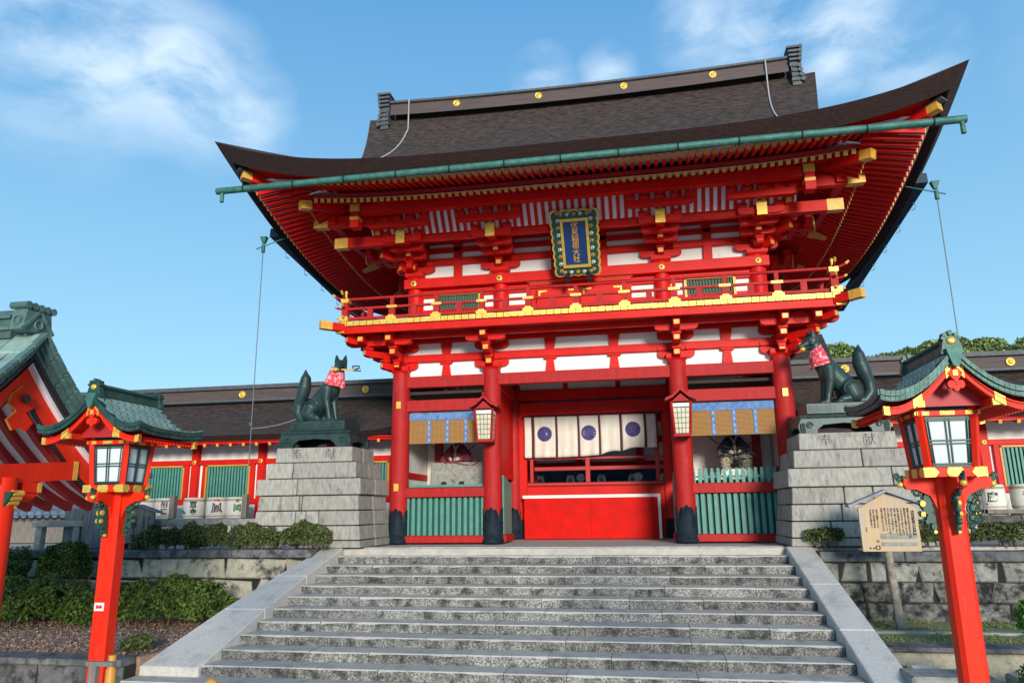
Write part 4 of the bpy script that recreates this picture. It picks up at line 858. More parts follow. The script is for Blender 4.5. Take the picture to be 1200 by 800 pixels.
# ================================================================== STANDING LANTERNS
def standing_lantern(lab):
    """built around x = 0, y = 0 with world heights"""
    L = thing('standing_lantern', lab, 'lantern', (0, 0, GZ), 'red standing lanterns flanking the stairs')
    def octa(r, c): return [(r, -r+c), (r, r-c), (r-c, r), (-r+c, r), (-r, r-c), (-r, -r+c), (-r+c, -r), (r-c, -r)]
    obj('post', MB().prism(octa(.092, .031), GZ, .985, 'z').prism(octa(.19, .03), GZ, GZ+.25, 'z'), 'redpost', L)
    # bracket arms, four ways, with green cloud carving and gilt nosing
    arm = MB().prism([(.09, .74), (.14, .85), (.24, .895), (.31, .90), (.335, .93), (.33, .972), (.09, .972)], -.035, .035, 'y').mesh('support_arm', 'redpost')
    def cloud():
        m = MB()
        for (x, z, r) in ((.27, .93, .05), (.335, .955, .045), (.37, .985, .028), (.235, .875, .04)): m.tube([(x+r*.75*math.cos(t)*(1-t/16), 0, z+r*.75*math.sin(t)*(1-t/16)) for t in [i*.55 for i in range(16)]], r*.30, 6, 0)
        for (x, z, r, k) in ((.15, .83, .05, 0), (.165, .765, .046, 0), (.15, .70, .04, 0), (.135, .645, .026, 0), (.20, .80, .026, 1), (.205, .73, .022, 1), (.13, .61, .015, 1), (.18, .68, .02, 0)):
            m.tube([(x, -.014, z), (x, .014, z)], r*.82, 12, k, True, False)
            m.tube([(x+.012+r*.8*math.cos(t)*(1-t/14), -.018, z+r*.8*math.sin(t)*(1-t/14)) for t in [i*.6 for i in range(12)]], .009, 5, 0)
        m.ell((.35, 0, .93), (.028, .028, .022), 8, 6, 1); return m
    cl = cloud().mesh('cloud_carving', ['dgreen', 'gold'])
    for k in range(4):
        a = obj('support_arm', arm, None, L, T(0, 0, 0, k*PI/2)); obj('cloud_carving', cl, None, a, T(0, 0, 0, k*PI/2))
    # floor of the fire box
    obj('box_floor', bev(obj('tmp', MB().box(-.225, .225, -.225, .225, .975, 1.035), 'redpost', None), .004).data, None, L); bpy.data.objects.remove(bpy.data.objects['tmp'])
    plate = MB().prism([(-.05, -.031), (.05, -.031), (.065, 0), (.05, .031), (-.05, .031), (-.065, 0)], -.006, .0, 'y').mesh('gold_fitting', 'gold'); cpl = MB().prism([(-.05, -.032), (.03, -.032), (.06, 0), (.03, .032), (-.05, .032)], -.007, 0, 'y').mesh('gold_fitting', 'gold'); cpr = MB().prism([(.05, -.032), (.05, .032), (-.03, .032), (-.06, 0), (-.03, -.032)][::1], -.007, 0, 'y').mesh('gold_fitting', 'gold')
    for k in range(4):
        a = k*PI/2; R_ = Matrix.Rotation(a, 4, 'Z')
        obj('gold_fitting', plate, None, L, R_ @ T(0, -.226, 1.005)); obj('gold_fitting', cpl, None, L, R_ @ T(-.18, -.226, 1.005)); obj('gold_fitting', cpr, None, L, R_ @ T(.18, -.226, 1.005))
        # corner post (leaning outwards to the top)
        obj('box_post', MB().bar((-.175, -.175, 1.035), (-.205, -.205, 1.40), .05, .05), 'redpost', L, R_)
        # pane with muntins
        def pt(x, z, o=0): t = (z-1.01)/.37; return (x*(.150+.03*t)/.15, -(.168+.03*t)-o, z)
        g = MB().add([pt(-.15, 1.045), pt(.15, 1.045), pt(.15, 1.375), pt(-.15, 1.375)], [(0, 1, 2, 3)])
        pn = obj('pane', g, 'glass', L, R_)
        fr = MB()
        for x in (-.143, .143): fr.bar(pt(x, 1.04, .004), pt(x, 1.38, .004), .016, .014, 1)
        for z in (1.047, 1.372): fr.bar(pt(-.15, z, .004), pt(.15, z, .004), .014, .016, 1)
        for x in (-.122, .122, -.012, .012): fr.bar(pt(x, 1.05, .008), pt(x, 1.37, .008), .009, .010, 0)
        for z in (1.062, 1.355, 1.197, 1.219): fr.bar(pt(-.14, z, .010), pt(.14, z, .010), .010, .009, 0)
        obj('pane_lattice', fr, ['dgreen', 'black'], pn, R_)
        obj('top_rail', MB().box(-.235, .235, -.226, -.19, 1.385, 1.42), 'redpost', L, R_)
        for x in (-.19, 0, .19): obj('gold_fitting', MB().box(x-.055, x+.055, -.231, -.224, 1.390, 1.416), 'gold', L, R_)
        # carved green panel and arched beam above
        ca = MB().prism([(-.19, 1.425), (.19, 1.425), (.16, 1.45), (.09, 1.465), (.06, 1.495), (-.06, 1.495), (-.09, 1.465), (-.16, 1.45)], -.200, -.185, 'y', 0)
        for i in range(7): ca.tube([(-.12+.04*i+.014*math.cos(t), -.203, 1.455+.012*math.sin(t)) for t in [j*.8 for j in range(8)]], .005, 4, 0)
        obj('carved_panel', ca, 'dgreen', L, R_)
        obj('arched_beam', MB().prism([(-.22, 1.42), (-.17, 1.43), (-.17, 1.455), (-.10, 1.475), (-.07, 1.51), (.07, 1.51), (.10, 1.475), (.17, 1.455), (.17, 1.43), (.22, 1.42), (.22, 1.50), (.10, 1.56), (-.10, 1.56), (-.22, 1.50)][::-1], -.21, -.16, 'y'), 'redpost', L, R_)
    # roof: ridge along y, curved slopes
    HW, HL = .55, .52; ZA = 1.80
    def rzf(u): a = min(1.0, abs(u)); return ZA - .335*(1-(1-a)**1.8) + .035*a**4          # u = x / HW
    def rp(u, v, dz=0):
        flare = 1+.05*abs(v)**2*abs(u); return (u*HW*flare, v*HL*(1+.03*abs(u)**3), rzf(u)+.035*abs(v)**3*abs(u)**2+dz)
    th = .055
    nrow = 7
    RFm = MB()
    for s in (-1, 1):
        RFm.grid((lambda a, b: rp(a, b*2-1)) if s > 0 else (lambda a, b: rp(-(1-a), b*2-1)), 16, 12, 0, True)
        RFm.grid((lambda a, b: rp(1-a, b*2-1, -th)) if s > 0 else (lambda a, b: rp(-a, b*2-1, -th)), 16, 12, 1, True)
    rf = obj('roof', RFm, ['patinaD', 'black'], L)
    # edge courses: two stepped rows of copper tiles along all edges
    ed = MB()
    for cc, (dz0, dz1, off) in enumerate(((.012, -.024, .012), (-.024, -.058, -.004))):
        for s in (-1, 1):
            n = 16
            for i in range(n):
                u0, u1 = (i+.03)/n*s, (i+.97)/n*s
                for v in (-1, 1):
                    o = v*off; A = rp(u0, v, dz0); B_ = rp(u1, v, dz0); C2 = rp(u1, v, dz1); D = rp(u0, v, dz1)
                    q = [(p[0], p[1]+o, p[2]) for p in (A, B_, C2, D)]; r_ = [(p[0], p[1]-v*.03, p[2]) for p in (A, B_, C2, D)]
                    ed.add(q+r_, [(0, 1, 2, 3) if s*v > 0 else (3, 2, 1, 0), (0, 4, 5, 1), (1, 5, 6, 2), (2, 6, 7, 3), (3, 7, 4, 0)])
            n = 14
            for i in range(n):
                v0, v1 = -1+2*(i+.03)/n, -1+2*(i+.97)/n; A, B_, C2, D = rp(s, v0, dz0), rp(s, v1, dz0), rp(s, v1, dz1), rp(s, v0, dz1)
                q = [(p[0]+s*off, p[1], p[2]) for p in (A, B_, C2, D)]; r_ = [(p[0]-s*.03, p[1], p[2]) for p in (A, B_, C2, D)]
                ed.add(q+r_, [(0, 1, 2, 3) if s > 0 else (3, 2, 1, 0), (0, 4, 5, 1), (1, 5, 6, 2), (2, 6, 7, 3), (3, 7, 4, 0)])
    obj('edge_tiles', ed, 'patinaD', rf)
    # raised roof tiles
    tl = MB()
    for s in (-1, 1):
        for i in range(9):
            ua, ub_ = (i+.0)/9, (i+1.02)/9; nn = 10
            for j in range(nn):
                v0 = -1+2*(j+(.5 if i % 2 else 0))/nn; v1 = min(1, v0+2/nn)
                if v0 >= 1: continue
                g = .012; A = rp(s*ua, v0+g, .003); B_ = rp(s*ua, v1-g, .003); C2 = rp(s*ub_, v1-g, .020); D = rp(s*ub_, v0+g, .020); E_ = rp(s*ub_, v1-g, .0); F_ = rp(s*ub_, v0+g, .0)
                fs = [(0, 1, 2, 3), (3, 2, 4, 5)]
                if s > 0: fs = [f[::-1] for f in fs]
                tl.add([A, B_, C2, D, E_, F_], fs)
    obj('copper_tiles', tl, 'patinaL', rf)
    rdg = MB().prism([(-.04, ZA-.02), (.04, ZA-.02), (.045, ZA+.03), (.03, ZA+.05), (.05, ZA+.06), (.05, ZA+.075), (0, ZA+.095), (-.05, ZA+.075), (-.05, ZA+.06), (-.03, ZA+.05), (-.045, ZA+.03)][::-1], -HL*.92, HL*.92, 'y')
    for v in (-1, 1):
        y = v*HL*.92
        rdg.prism([(-.085, ZA-.03), (.085, ZA-.03), (.062, ZA+.05), (.04, ZA+.09), (-.04, ZA+.09), (-.062, ZA+.05)][::-1], y-.03, y+.03, 'y')
        for x, z, q_ in ((-.042, .098, .017), (0, .112, .019), (.042, .098, .017), (-.06, .075, .012), (.06, .075, .012)): rdg.tube([(x, y-.036, ZA+z), (x, y+.036, ZA+z)], q_, 8)
    obj('roof_ridge', rdg, 'patinaD', rf)
    obj('ridge_crest', MB().ell((0, -HL*.92-.035, ZA+.055), (.035, .012, .024), 10, 6).ell((0, HL*.92+.035, ZA+.055), (.035, .012, .024), 10, 6), 'gold', rf)
    obj('gable_cap', MB().prism([(-.06, ZA-.0), (.06, ZA-.0), (.045, ZA-.05), (.025, ZA-.11), (0, ZA-.13), (-.025, ZA-.11), (-.045, ZA-.05)][::-1], -HL-.03, -HL+.01, 'y'), 'patina', rf)
    for v in (-1, 1):   # bargeboards with gilt fittings, pendant
        y = v*(HL-.05)
        for s in (-1, 1):
            pts = [(s*HW*u, rzf(u)-.065) for u in [i/10 for i in range(11)]]; low = [(x, z-.05-.0*abs(x)) for x, z in pts[::-1]]
            pp = pts+low
            obj('bargeboard', MB().prism(pp if s < 0 else pp[::-1], y-.015, y+.015, 'y'), 'redpost', L)
            for u0, u1, k in ((.0, .12, .010), (.47, .60, .002), (.92, 1.0, .002)):
                us = [u0+(u1-u0)*i/3 for i in range(4)]; p2 = [(s*HW*u, rzf(u)-.064+k) for u in us]+[(s*HW*u, rzf(u)-.118-k) for u in us[::-1]]
                obj('gold_fitting', MB().prism(p2 if s < 0 else p2[::-1], y-.02, y+.02, 'y'), 'gold', L)
        pd = MB().prism([(0, ZA-.11), (.055, ZA-.16), (0, ZA-.225), (-.055, ZA-.16)], y-.028, y+.028, 'y', 0)
        for x, z, r in ((-.035, -.235, .028), (.035, -.235, .028), (0, -.26, .022), (0, -.215, .02)): pd.tube([(x, y-.02, ZA+z), (x, y+.02, ZA+z)], r, 10, 0)
        pd.box(-.018, .018, y-.032, y+.032, ZA-.178, ZA-.142, 1)
        obj('gable_pendant', pd, ['redpost', 'gold'], L)
        obj('gable_infill', MB().prism([(-.30, 1.44), (.30, 1.44), (.17, 1.55), (0, ZA-.10), (-.17, 1.55)], v*.30-.01, v*.30+.01, 'y'), 'reddark', L)
    # soffit boards and purlins
    obj('soffit_board', MB().grid(lambda a, b: ((a*2-1)*HW*.97, (b*2-1)*HL*.96, rzf(a*2-1)-.075), 20, 2, 0), 'redpost', L)
    for x in (-.27, .27): obj('purlin', MB().box(x-.025, x+.025, -HL*.90, HL*.90, 1.425, 1.475).box(x-.027, x+.027, -HL*.90-.01, -HL*.90+.02, 1.423, 1.477, 1).box(x-.027, x+.027, HL*.90-.02, HL*.90+.01, 1.423, 1.477, 1), ['redpost', 'gold'], L)
    rfm = MB().bar((.12, 0, 1.585), (.31, 0, 1.452), .016, .018).bar((.31, 0, 1.452), (.52, 0, 1.395), .016, .018).mesh('roof_rafter', 'redpost')
    for s in (0, PI):
        for k in range(18): obj('roof_rafter', rfm, None, L, Matrix.Translation((0, -.46+.054*k, 0)) @ Matrix.Rotation(s, 4, 'Z'))
    return L
L1 = standing_lantern('red standing lantern with green copper roof in front of the right kerb and notice')
LS_ = Matrix.Diagonal((.845, .845, 1, 1))
L2 = copy_tree(L1, Matrix.Translation((-3.17, -12.07, GZ+.01)) @ LS_); L2['label'] = 'red standing lantern with green copper roof and white sticker, left of the stairs'
L1.matrix_basis = Matrix.Translation((3.51, -12.34, GZ)) @ LS_
WORLD[L2.name] = Matrix.Translation((-3.17, -12.07, GZ+.01)) @ LS_
st = obj('sticker', MB().box(-3.215, -3.125, -12.154, -12.149, .0, .065, 0), 'white', L2)
for dx in (-.018, .012): obj('sticker_mark', MB().box(-3.18+dx, -3.17+dx+.006, -12.157, -12.154, .018, .048).ell((-3.16+dx, -12.155, .030), (.009, .003, .012), 8, 4), 'redink', st)

# ================================================================== LANTERNS HUNG ON THE PILLARS
def wall_lantern(lab, x):
    y = -.52; W = thing('hanging_lantern', lab, 'lantern', (x, y, 2.36), 'red framed lanterns on the inner pillars')
    def q(a, z): t = (z-2.42)/.78; return a*(.82+.18*t)
    for sx in (-1, 1):
        for sy in (-1, 1): obj('frame_post', MB().bar((x+sx*.17, y+sy*.17, 2.37), (x+sx*.22, y+sy*.22, 3.18), .045, .045), 'redfade', W)
    for k in range(4):
        R_ = Matrix.Translation((x, y, 0)) @ Matrix.Rotation(k*PI/2, 4, 'Z')
        pn = obj('paper_pane', MB().add([(-.15, -.165, 2.45), (.15, -.165, 2.45), (.185, -.205, 3.04), (-.185, -.205, 3.04)], [(0, 1, 2, 3)]), 'lampglass', W, R_)
        g = MB()
        for i in range(5): t = i/4*2-1; g.bar((t*.15, -.172, 2.44), (t*.19, -.212, 3.05), .011, .012)
        for i in range(6): z = 2.45+.118*i; g.bar((-.18, -.172-.008*i, z), (.18, -.172-.008*i, z), .012, .013)
        obj('pane_lattice', g, 'greywood', pn, R_)
        obj('cross_rail', MB().box(-.19, .19, -.20, -.155, 2.38, 2.435), 'redfade', W, R_); obj('white_band', MB().box(-.20, .20, -.215, -.18, 3.06, 3.14), 'white', W, R_)
    pts = [(-.36, 3.20), (-.33, 3.205), (-.18, 3.27), (-.06, 3.38), (0, 3.44), (.06, 3.38), (.18, 3.27), (.33, 3.205), (.36, 3.20), (.35, 3.26), (.19, 3.33), (.07, 3.44), (0, 3.50), (-.07, 3.44), (-.19, 3.33), (-.35, 3.26)]
    rf = obj('lantern_roof', MB().prism([(x+a, z) for a, z in pts][::-1], y-.30, y+.26, 'y'), 'redfade', W)
    obj('roof_finial', MB().box(x-.02, x+.02, y-.30, y-.24, 3.48, 3.56).prism([(x-.20, 3.18), (x+.20, 3.18), (x+.05, 3.32), (x, 3.36), (x-.05, 3.32)], y-.24, y+.20, 'y'), 'redfade', rf)
    obj('hanging_arm', MB().bar((x, y+.2, 3.15), (x, -.22, 3.15), .05, .05), 'shoe', W)
wall_lantern('red framed paper lantern hung on the left inner pillar', -2.36); wall_lantern('red framed paper lantern hung on the right inner pillar', 2.30)

# ================================================================== PLAQUE
pq = thing('name_plaque', 'blue shrine name plaque in a scalloped green and gold frame under the eaves', 'plaque', (0.02, -.62, 6.42))
HH = 1.72
Rx = Matrix.Translation((0.02, -.50, 6.44)) @ Matrix.Rotation(math.radians(33), 4, 'X')
def Q(x, y, z): return (x, y, z)
outl = []
def scal(p0, p1, n, amp, nx, nz):
    for i in range(n*4):
        t = i/(n*4); a = amp*abs(math.sin(t*n*PI))**.7; outl.append((p0[0]+(p1[0]-p0[0])*t+nx*a, p0[1]+(p1[1]-p0[1])*t+nz*a))
w2 = .54
scal((-w2, 0.04), (w2, 0.04), 5, .03, 0, -1); scal((w2, 0.04), (w2+.03, HH-.08), 8, .035, 1, 0); scal((w2+.03, HH-.08), (-w2-.03, HH-.08), 5, .035, 0, 1); scal((-w2-.03, HH-.08), (-w2, .04), 8, .035, -1, 0)
obj('frame_edge', MB().prism(outl, -.05, .05, 'y'), 'gold', pq, Rx)
inn = [(x*.92, HH/2+(z-HH/2)*.96) for x, z in outl]
fr = obj('frame_field', MB().prism(inn, -.065, -.04, 'y'), 'dgreen', pq, Rx)
pi_ = MB()
rr2 = random.Random(5)
for s in (-1, 1):
    for k in range(9):
        z = .16+k*.18; pi_.tube([(s*.40+.045*math.cos(t)*(1-t/12), -.075, z+.055*math.sin(t)*(1-t/12)) for t in [i*.6 for i in range(14)]], .011, 5, k % 2)
    for k in range(5):
        x = -.32+k*.16; z = .12 if s < 0 else HH-.16; pi_.tube([(x+.05*math.cos(t)*(1-t/12), -.075, z+.04*math.sin(t)*(1-t/12)) for t in [i*.6 for i in range(14)]], .011, 5, k % 2)
    for z in (.14, HH-.18): pi_.box(s*.40-.045, s*.40+.045, -.08, -.062, z-.045, z+.045, 2)
obj('frame_scrolls', pi_, ['goldpaint', 'white', 'plaqblue'], fr, Rx)
obj('inner_frame', MB().box(-.34, .34, -.10, -.05, .24, .31).box(-.34, .34, -.10, -.05, HH-.33, HH-.26).box(-.34, -.275, -.10, -.05, .31, HH-.33).box(.275, .34, -.10, -.05, .31, HH-.33), 'gold', pq, Rx)
obj('blue_field', MB().box(-.275, .275, -.075, -.05, .31, HH-.33), 'plaqblue', pq, Rx)
me = text_mesh('伏\n見\n稲\n荷\n大\n社', .180, extrude=.006, bold=.001, line=.93).copy(); me.materials.append(M['goldpaint'])
obj('plaque_lettering', me, None, pq, Rx @ Matrix.Translation((0, -.082, .86)) @ Matrix.Rotation(PI/2, 4, 'X'))
for x in (-.25, .27): obj('iron_support', MB().box(x-.04, x+.04, -.13, .06, -.12, .12), 'shoe', pq, Rx)

# ================================================================== CURTAIN, BLINDS, BARRIER
cu = thing('entrance_curtain', 'cream cloth curtain with purple chrysanthemum crests hung across the gate doorway', 'curtain', (0, 2.74, 3.38))
YN = 2.68
ed = [(-1.93, -1.77), (-1.70, -1.20), (-1.15, -.68), (-.63, -.19), (-.14, .30), (.36, .86), (.92, 1.13)]
ed = [(-1.93+(a+1.93)*1.2, -1.93+(b_+1.93)*1.2) for a, b_ in ed]
bott = [2.20, 2.20, 2.20, 2.21, 2.24, 2.33, 2.40]
def ripple(x, z): k = (3.33-z); return YN - .035*math.sin(x*9)*k*.6 - .02*math.sin(x*23+1)*k - (.10*max(0, x-.4)*k)
for i, (a, b_) in enumerate(ed):
    def f(u, v, a=a, b_=b_, i=i):
        x = a+(b_-a)*u; nxt = bott[min(i+1, 6)]; zb = bott[i]+(nxt-bott[i])*u+(.05*math.sin(u*PI) if i in (4, 5) else 0); z = 3.34-(3.34-zb)*v; return (x+.01*math.sin(v*3), ripple(x, z), z)
    p = obj('curtain_panel', MB().grid(f, 12, 12, 0, True), 'cloth', cu); sm = p.modifiers.new('t', 'SOLIDIFY'); sm.thickness = .008
    if i in (1, 3, 5):
        cx = (a+b_)/2; cz = 2.86 if i < 5 else 2.92; cr = MB(); R0_ = .215
        for k in range(16):
            t0 = 2*PI*(k+.06)/16; t1 = 2*PI*(k+.94)/16; tm = (t0+t1)/2
            pl = [(.045*math.cos(tm), .045*math.sin(tm)), (R0_*.9*math.cos(t0), R0_*.9*math.sin(t0)), (R0_*.985*math.cos(t0+.08), R0_*.985*math.sin(t0+.08)), (R0_*math.cos(tm), R0_*math.sin(tm)), (R0_*.985*math.cos(t1-.08), R0_*.985*math.sin(t1-.08)), (R0_*.9*math.cos(t1), R0_*.9*math.sin(t1))]
            cr.add([(cx+x, ripple(cx+x, cz+z)-.020, cz+z) for x, z in pl], [tuple(range(6))])
        cr.add([(cx+.035*math.cos(t), ripple(cx, cz)-.024, cz+.035*math.sin(t)) for t in [2*PI*j/10 for j in range(10)]], [tuple(range(10))])
        obj('chrysanthemum_crest', cr, 'purple', p)
        obj('crest_ground', MB().add([(cx, ripple(cx, cz)-.0115, cz)]+[(cx+R0_*q_*.96*math.cos(2*PI*j/32), ripple(cx+R0_*q_*.96*math.cos(2*PI*j/32), cz+R0_*q_*.96*math.sin(2*PI*j/32))-.0115, cz+R0_*q_*.96*math.sin(2*PI*j/32)) for q_ in (.5, 1) for j in range(32)], [(0, 1+(j+1) % 32, 1+j) for j in range(32)]+[(1+j, 1+(j+1) % 32, 33+(j+1) % 32, 33+j) for j in range(32)]), 'plumdark', p)
for i in range(6):
    a, b_ = ed[i][1], ed[i+1][0]; zb = bott[i+1]
    obj('dark_strip', MB().grid(lambda u, v: (a+(b_-a)*u, ripple(a, 3.34-(3.34-zb)*v)+.006, 3.34-(3.34-zb)*v), 1, 10, 0, True), 'maroon', cu)
obj('curtain_rod', MB().tube([(-2.0, YN+.01, 3.35), (1.98, YN+.01, 3.35)], .022, 8), 'maroon', cu)
def blind(x0, x1, lab):
    B = thing('bamboo_blind', lab, 'blind', ((x0+x1)/2, .02, 2.43), 'bamboo blinds in the side bays')
    y = .0
    n = 20
    pm_ = MB()
    for i in range(n): z = 2.44+(3.03-2.44)*(i+.5)/n; pm_.tube([(x0, y, z), (x1, y, z)], .013, 5)
    w = x1-x0; xsx = [x0+w*t for t in (.27, .52, .77)]
    obj('bamboo_splints', pm_, 'bamboo', B)
    th_m = MB()
    for i in range(16): xx = x0+.05+(w-.1)*i/15; th_m.bar((xx, y-.015, 2.44), (xx, y-.015, 3.03), .006, .006)
    obj('binding_threads', th_m, 'rope', B)
    obj('blind_backing', MB().box(x0, x1, y+.005, y+.012, 2.44, 3.03), 'bamboo', B)
    obj('blue_border', MB().box(x0, x1, y-.022, y+.02, 3.03, 3.22), 'bluecloth', B)
    dd = MB()
    for k in range(9):
        cx = x0+w*(k+.5)/9; dd.tube([(cx+.085*math.cos(t), y-.024, 3.11+.075*math.sin(t)) for t in [i*PI/8 for i in range(17)]], .008, 4)
    obj('border_figures', dd, 'bluepat', B)
    for x in xsx:
        t = obj('blue_tape', MB().box(x-.045, x+.045, y-.022, y-.012, 2.44, 3.03), 'bluecloth', B)
        e = MB()
        for k in range(4): e.ell((x, y-.022, 2.52+.15*k), (.028, .006, .045), 8, 4)
        obj('tape_figures', e, 'bluepat', t)
blind(-4.46, -2.54, 'rolled down bamboo blind with blue brocade border in the left bay'); blind(2.54, 4.46, 'rolled down bamboo blind with blue brocade border in the right bay')
br = thing('doorway_barrier', 'bright red board barrier with white top edge closing the gate doorway', 'barrier', (-.1, 2.5, 0))
for i in range(2): bev(obj('red_board', MB().box(-1.94+1.83*i+.002, -.11+1.80*i, 2.46, 2.52, 0, 1.08), 'redpanel', br), .004)
obj('white_edge', MB().box(-1.97, 1.76, 2.44, 2.54, 1.08, 1.16).box(1.69, 1.76, 2.44, 2.54, 0, 1.08), 'white', br)

# ================================================================== GUARDIAN STATUES IN THE SIDE BAYS
def guardian(cx, lab, robe, trousers, bow):
    Y = 1.35; S = thing('seated_guardian', lab, 'statue', (cx, Y, 1.42))
    b = MB(); caps(b, (cx, Y, 2.0), (cx, Y, 2.38), .22, .13); caps(b, (cx, Y, 2.42), (cx, Y, 2.52), .14, .08)
    for s in (-1, 1):
        caps(b, (cx+s*.13, Y, 2.45), (cx+s*.30, Y-.06, 2.22), .085, .10); caps(b, (cx+s*.30, Y-.06, 2.22), (cx+s*.14, Y-.24, 2.13), .10, .075); q_ = [(cx+s*.14, 2.44), (cx+s*.25, 2.40), (cx+s*.44, 2.12), (cx+s*.38, 1.97), (cx+s*.15, 2.06)]; b.prism(q_ if s < 0 else q_[::-1], Y-.17, Y-.02, 'y')
    remesh('robe', b, robe, .018, 2, S); obj('collar', MB().bar((cx-.07, Y-.13, 2.50), (cx+.02, Y-.22, 2.33), .03, .02).bar((cx+.07, Y-.13, 2.50), (cx-.02, Y-.215, 2.33), .03, .02), 'straw', S); obj('sash', MB().box(cx-.03, cx+.03, Y-.26, Y-.235, 1.92, 2.3), 'trouser', S)
    l = MB()
    for s in (-1, 1): caps(l, (cx+s*.12, Y, 1.98), (cx+s*.27, Y-.30, 1.92), .17, .14); caps(l, (cx+s*.27, Y-.30, 1.92), (cx+s*.24, Y-.34, 1.58), .135, .10)
    remesh('trousers', l, trousers, .025, 3, S)
    for s in (-1, 1): obj('boot', bev(obj('tmpb', MB().taper(cx+s*.24, Y-.40, 1.42, 1.52, .07, .13, .06, .09), 'black', None), .02).data, None, S); bpy.data.objects.remove(bpy.data.objects['tmpb'])
    h = MB(); caps(h, (cx, Y, 2.50), (cx, Y, 2.58), .06, .06); h.ell((cx, Y-.02, 2.68), (.10, .115, .13), 14, 10); h.ell((cx, Y-.13, 2.665), (.018, .025, .025), 8, 6)
    for s in (-1, 1): h.ell((cx+s*.10, Y, 2.67), (.018, .03, .04), 8, 6)
    remesh('head', h, 'skin', .012, 2, S)
    for s in (-1, 1): obj('eye', MB().ell((cx+s*.038, Y-.125, 2.695), (.014, .006, .007), 8, 4), 'ink', S)
    obj('mouth', MB().ell((cx, Y-.128, 2.615), (.025, .006, .006), 8, 4), 'redink', S)
    obj('hat', MB().ell((cx, Y+.01, 2.80), (.105, .12, .07), 12, 6).box(cx-.03, cx+.03, Y+.03, Y+.10, 2.80, 2.98), 'black', S)
    for s in (-1, 1):    # hands holding the bow
        hx = cx+s*.13; hd = MB(); caps(hd, (hx, Y-.31, 2.10), (hx-s*.03, Y-.36, 2.10), .035, .032)
        for k in range(4): caps(hd, (hx-s*.03, Y-.37, 2.13-.02*k), (hx-s*.05, Y-.40, 2.125-.02*k), .011, .010, 8); caps(hd, (hx-s*.05, Y-.40, 2.125-.02*k), (hx-s*.075, Y-.385, 2.122-.02*k), .010, .008, 8)
        caps(hd, (hx-s*.0, Y-.36, 2.14), (hx-s*.045, Y-.385, 2.155), .012, .010, 8)
        remesh('hand', hd, 'skin', .006, 1, S)
    obj('armour_wing', MB().tube([(cx+.44*math.cos(t)+(0.2 if bow else 0), Y-.42, 2.02+.05*math.sin(t*2)+.05*math.sin(t)) for t in [i*PI/12 for i in range(25)]], .022, 6), 'black' if not bow else 'robe_r', S)
    obj('bow', MB().tube([(cx-.62+1.24*i/16, Y-.40, 2.25-.0*i+.30*(((i-8)/8)**2)-.05) for i in range(17)], .012, 6), 'black', S)
    bs_ = obj('stand', MB().taper(cx+(.1 if bow else 0), Y-.05, 1.42, 2.02 if bow else 1.70, .72 if bow else .42, .40, .70 if bow else .36, .38), 'rail' if bow else 'white', S); bev(bs_, .02)
guardian(-3.55, 'guardian statue in maroon robe half hidden by the left blind', 'robe_r', 'robe_r', True)
guardian(3.62, 'guardian statue in dark robe and figured trousers behind the right pickets', 'robe_b', 'trouser', False)
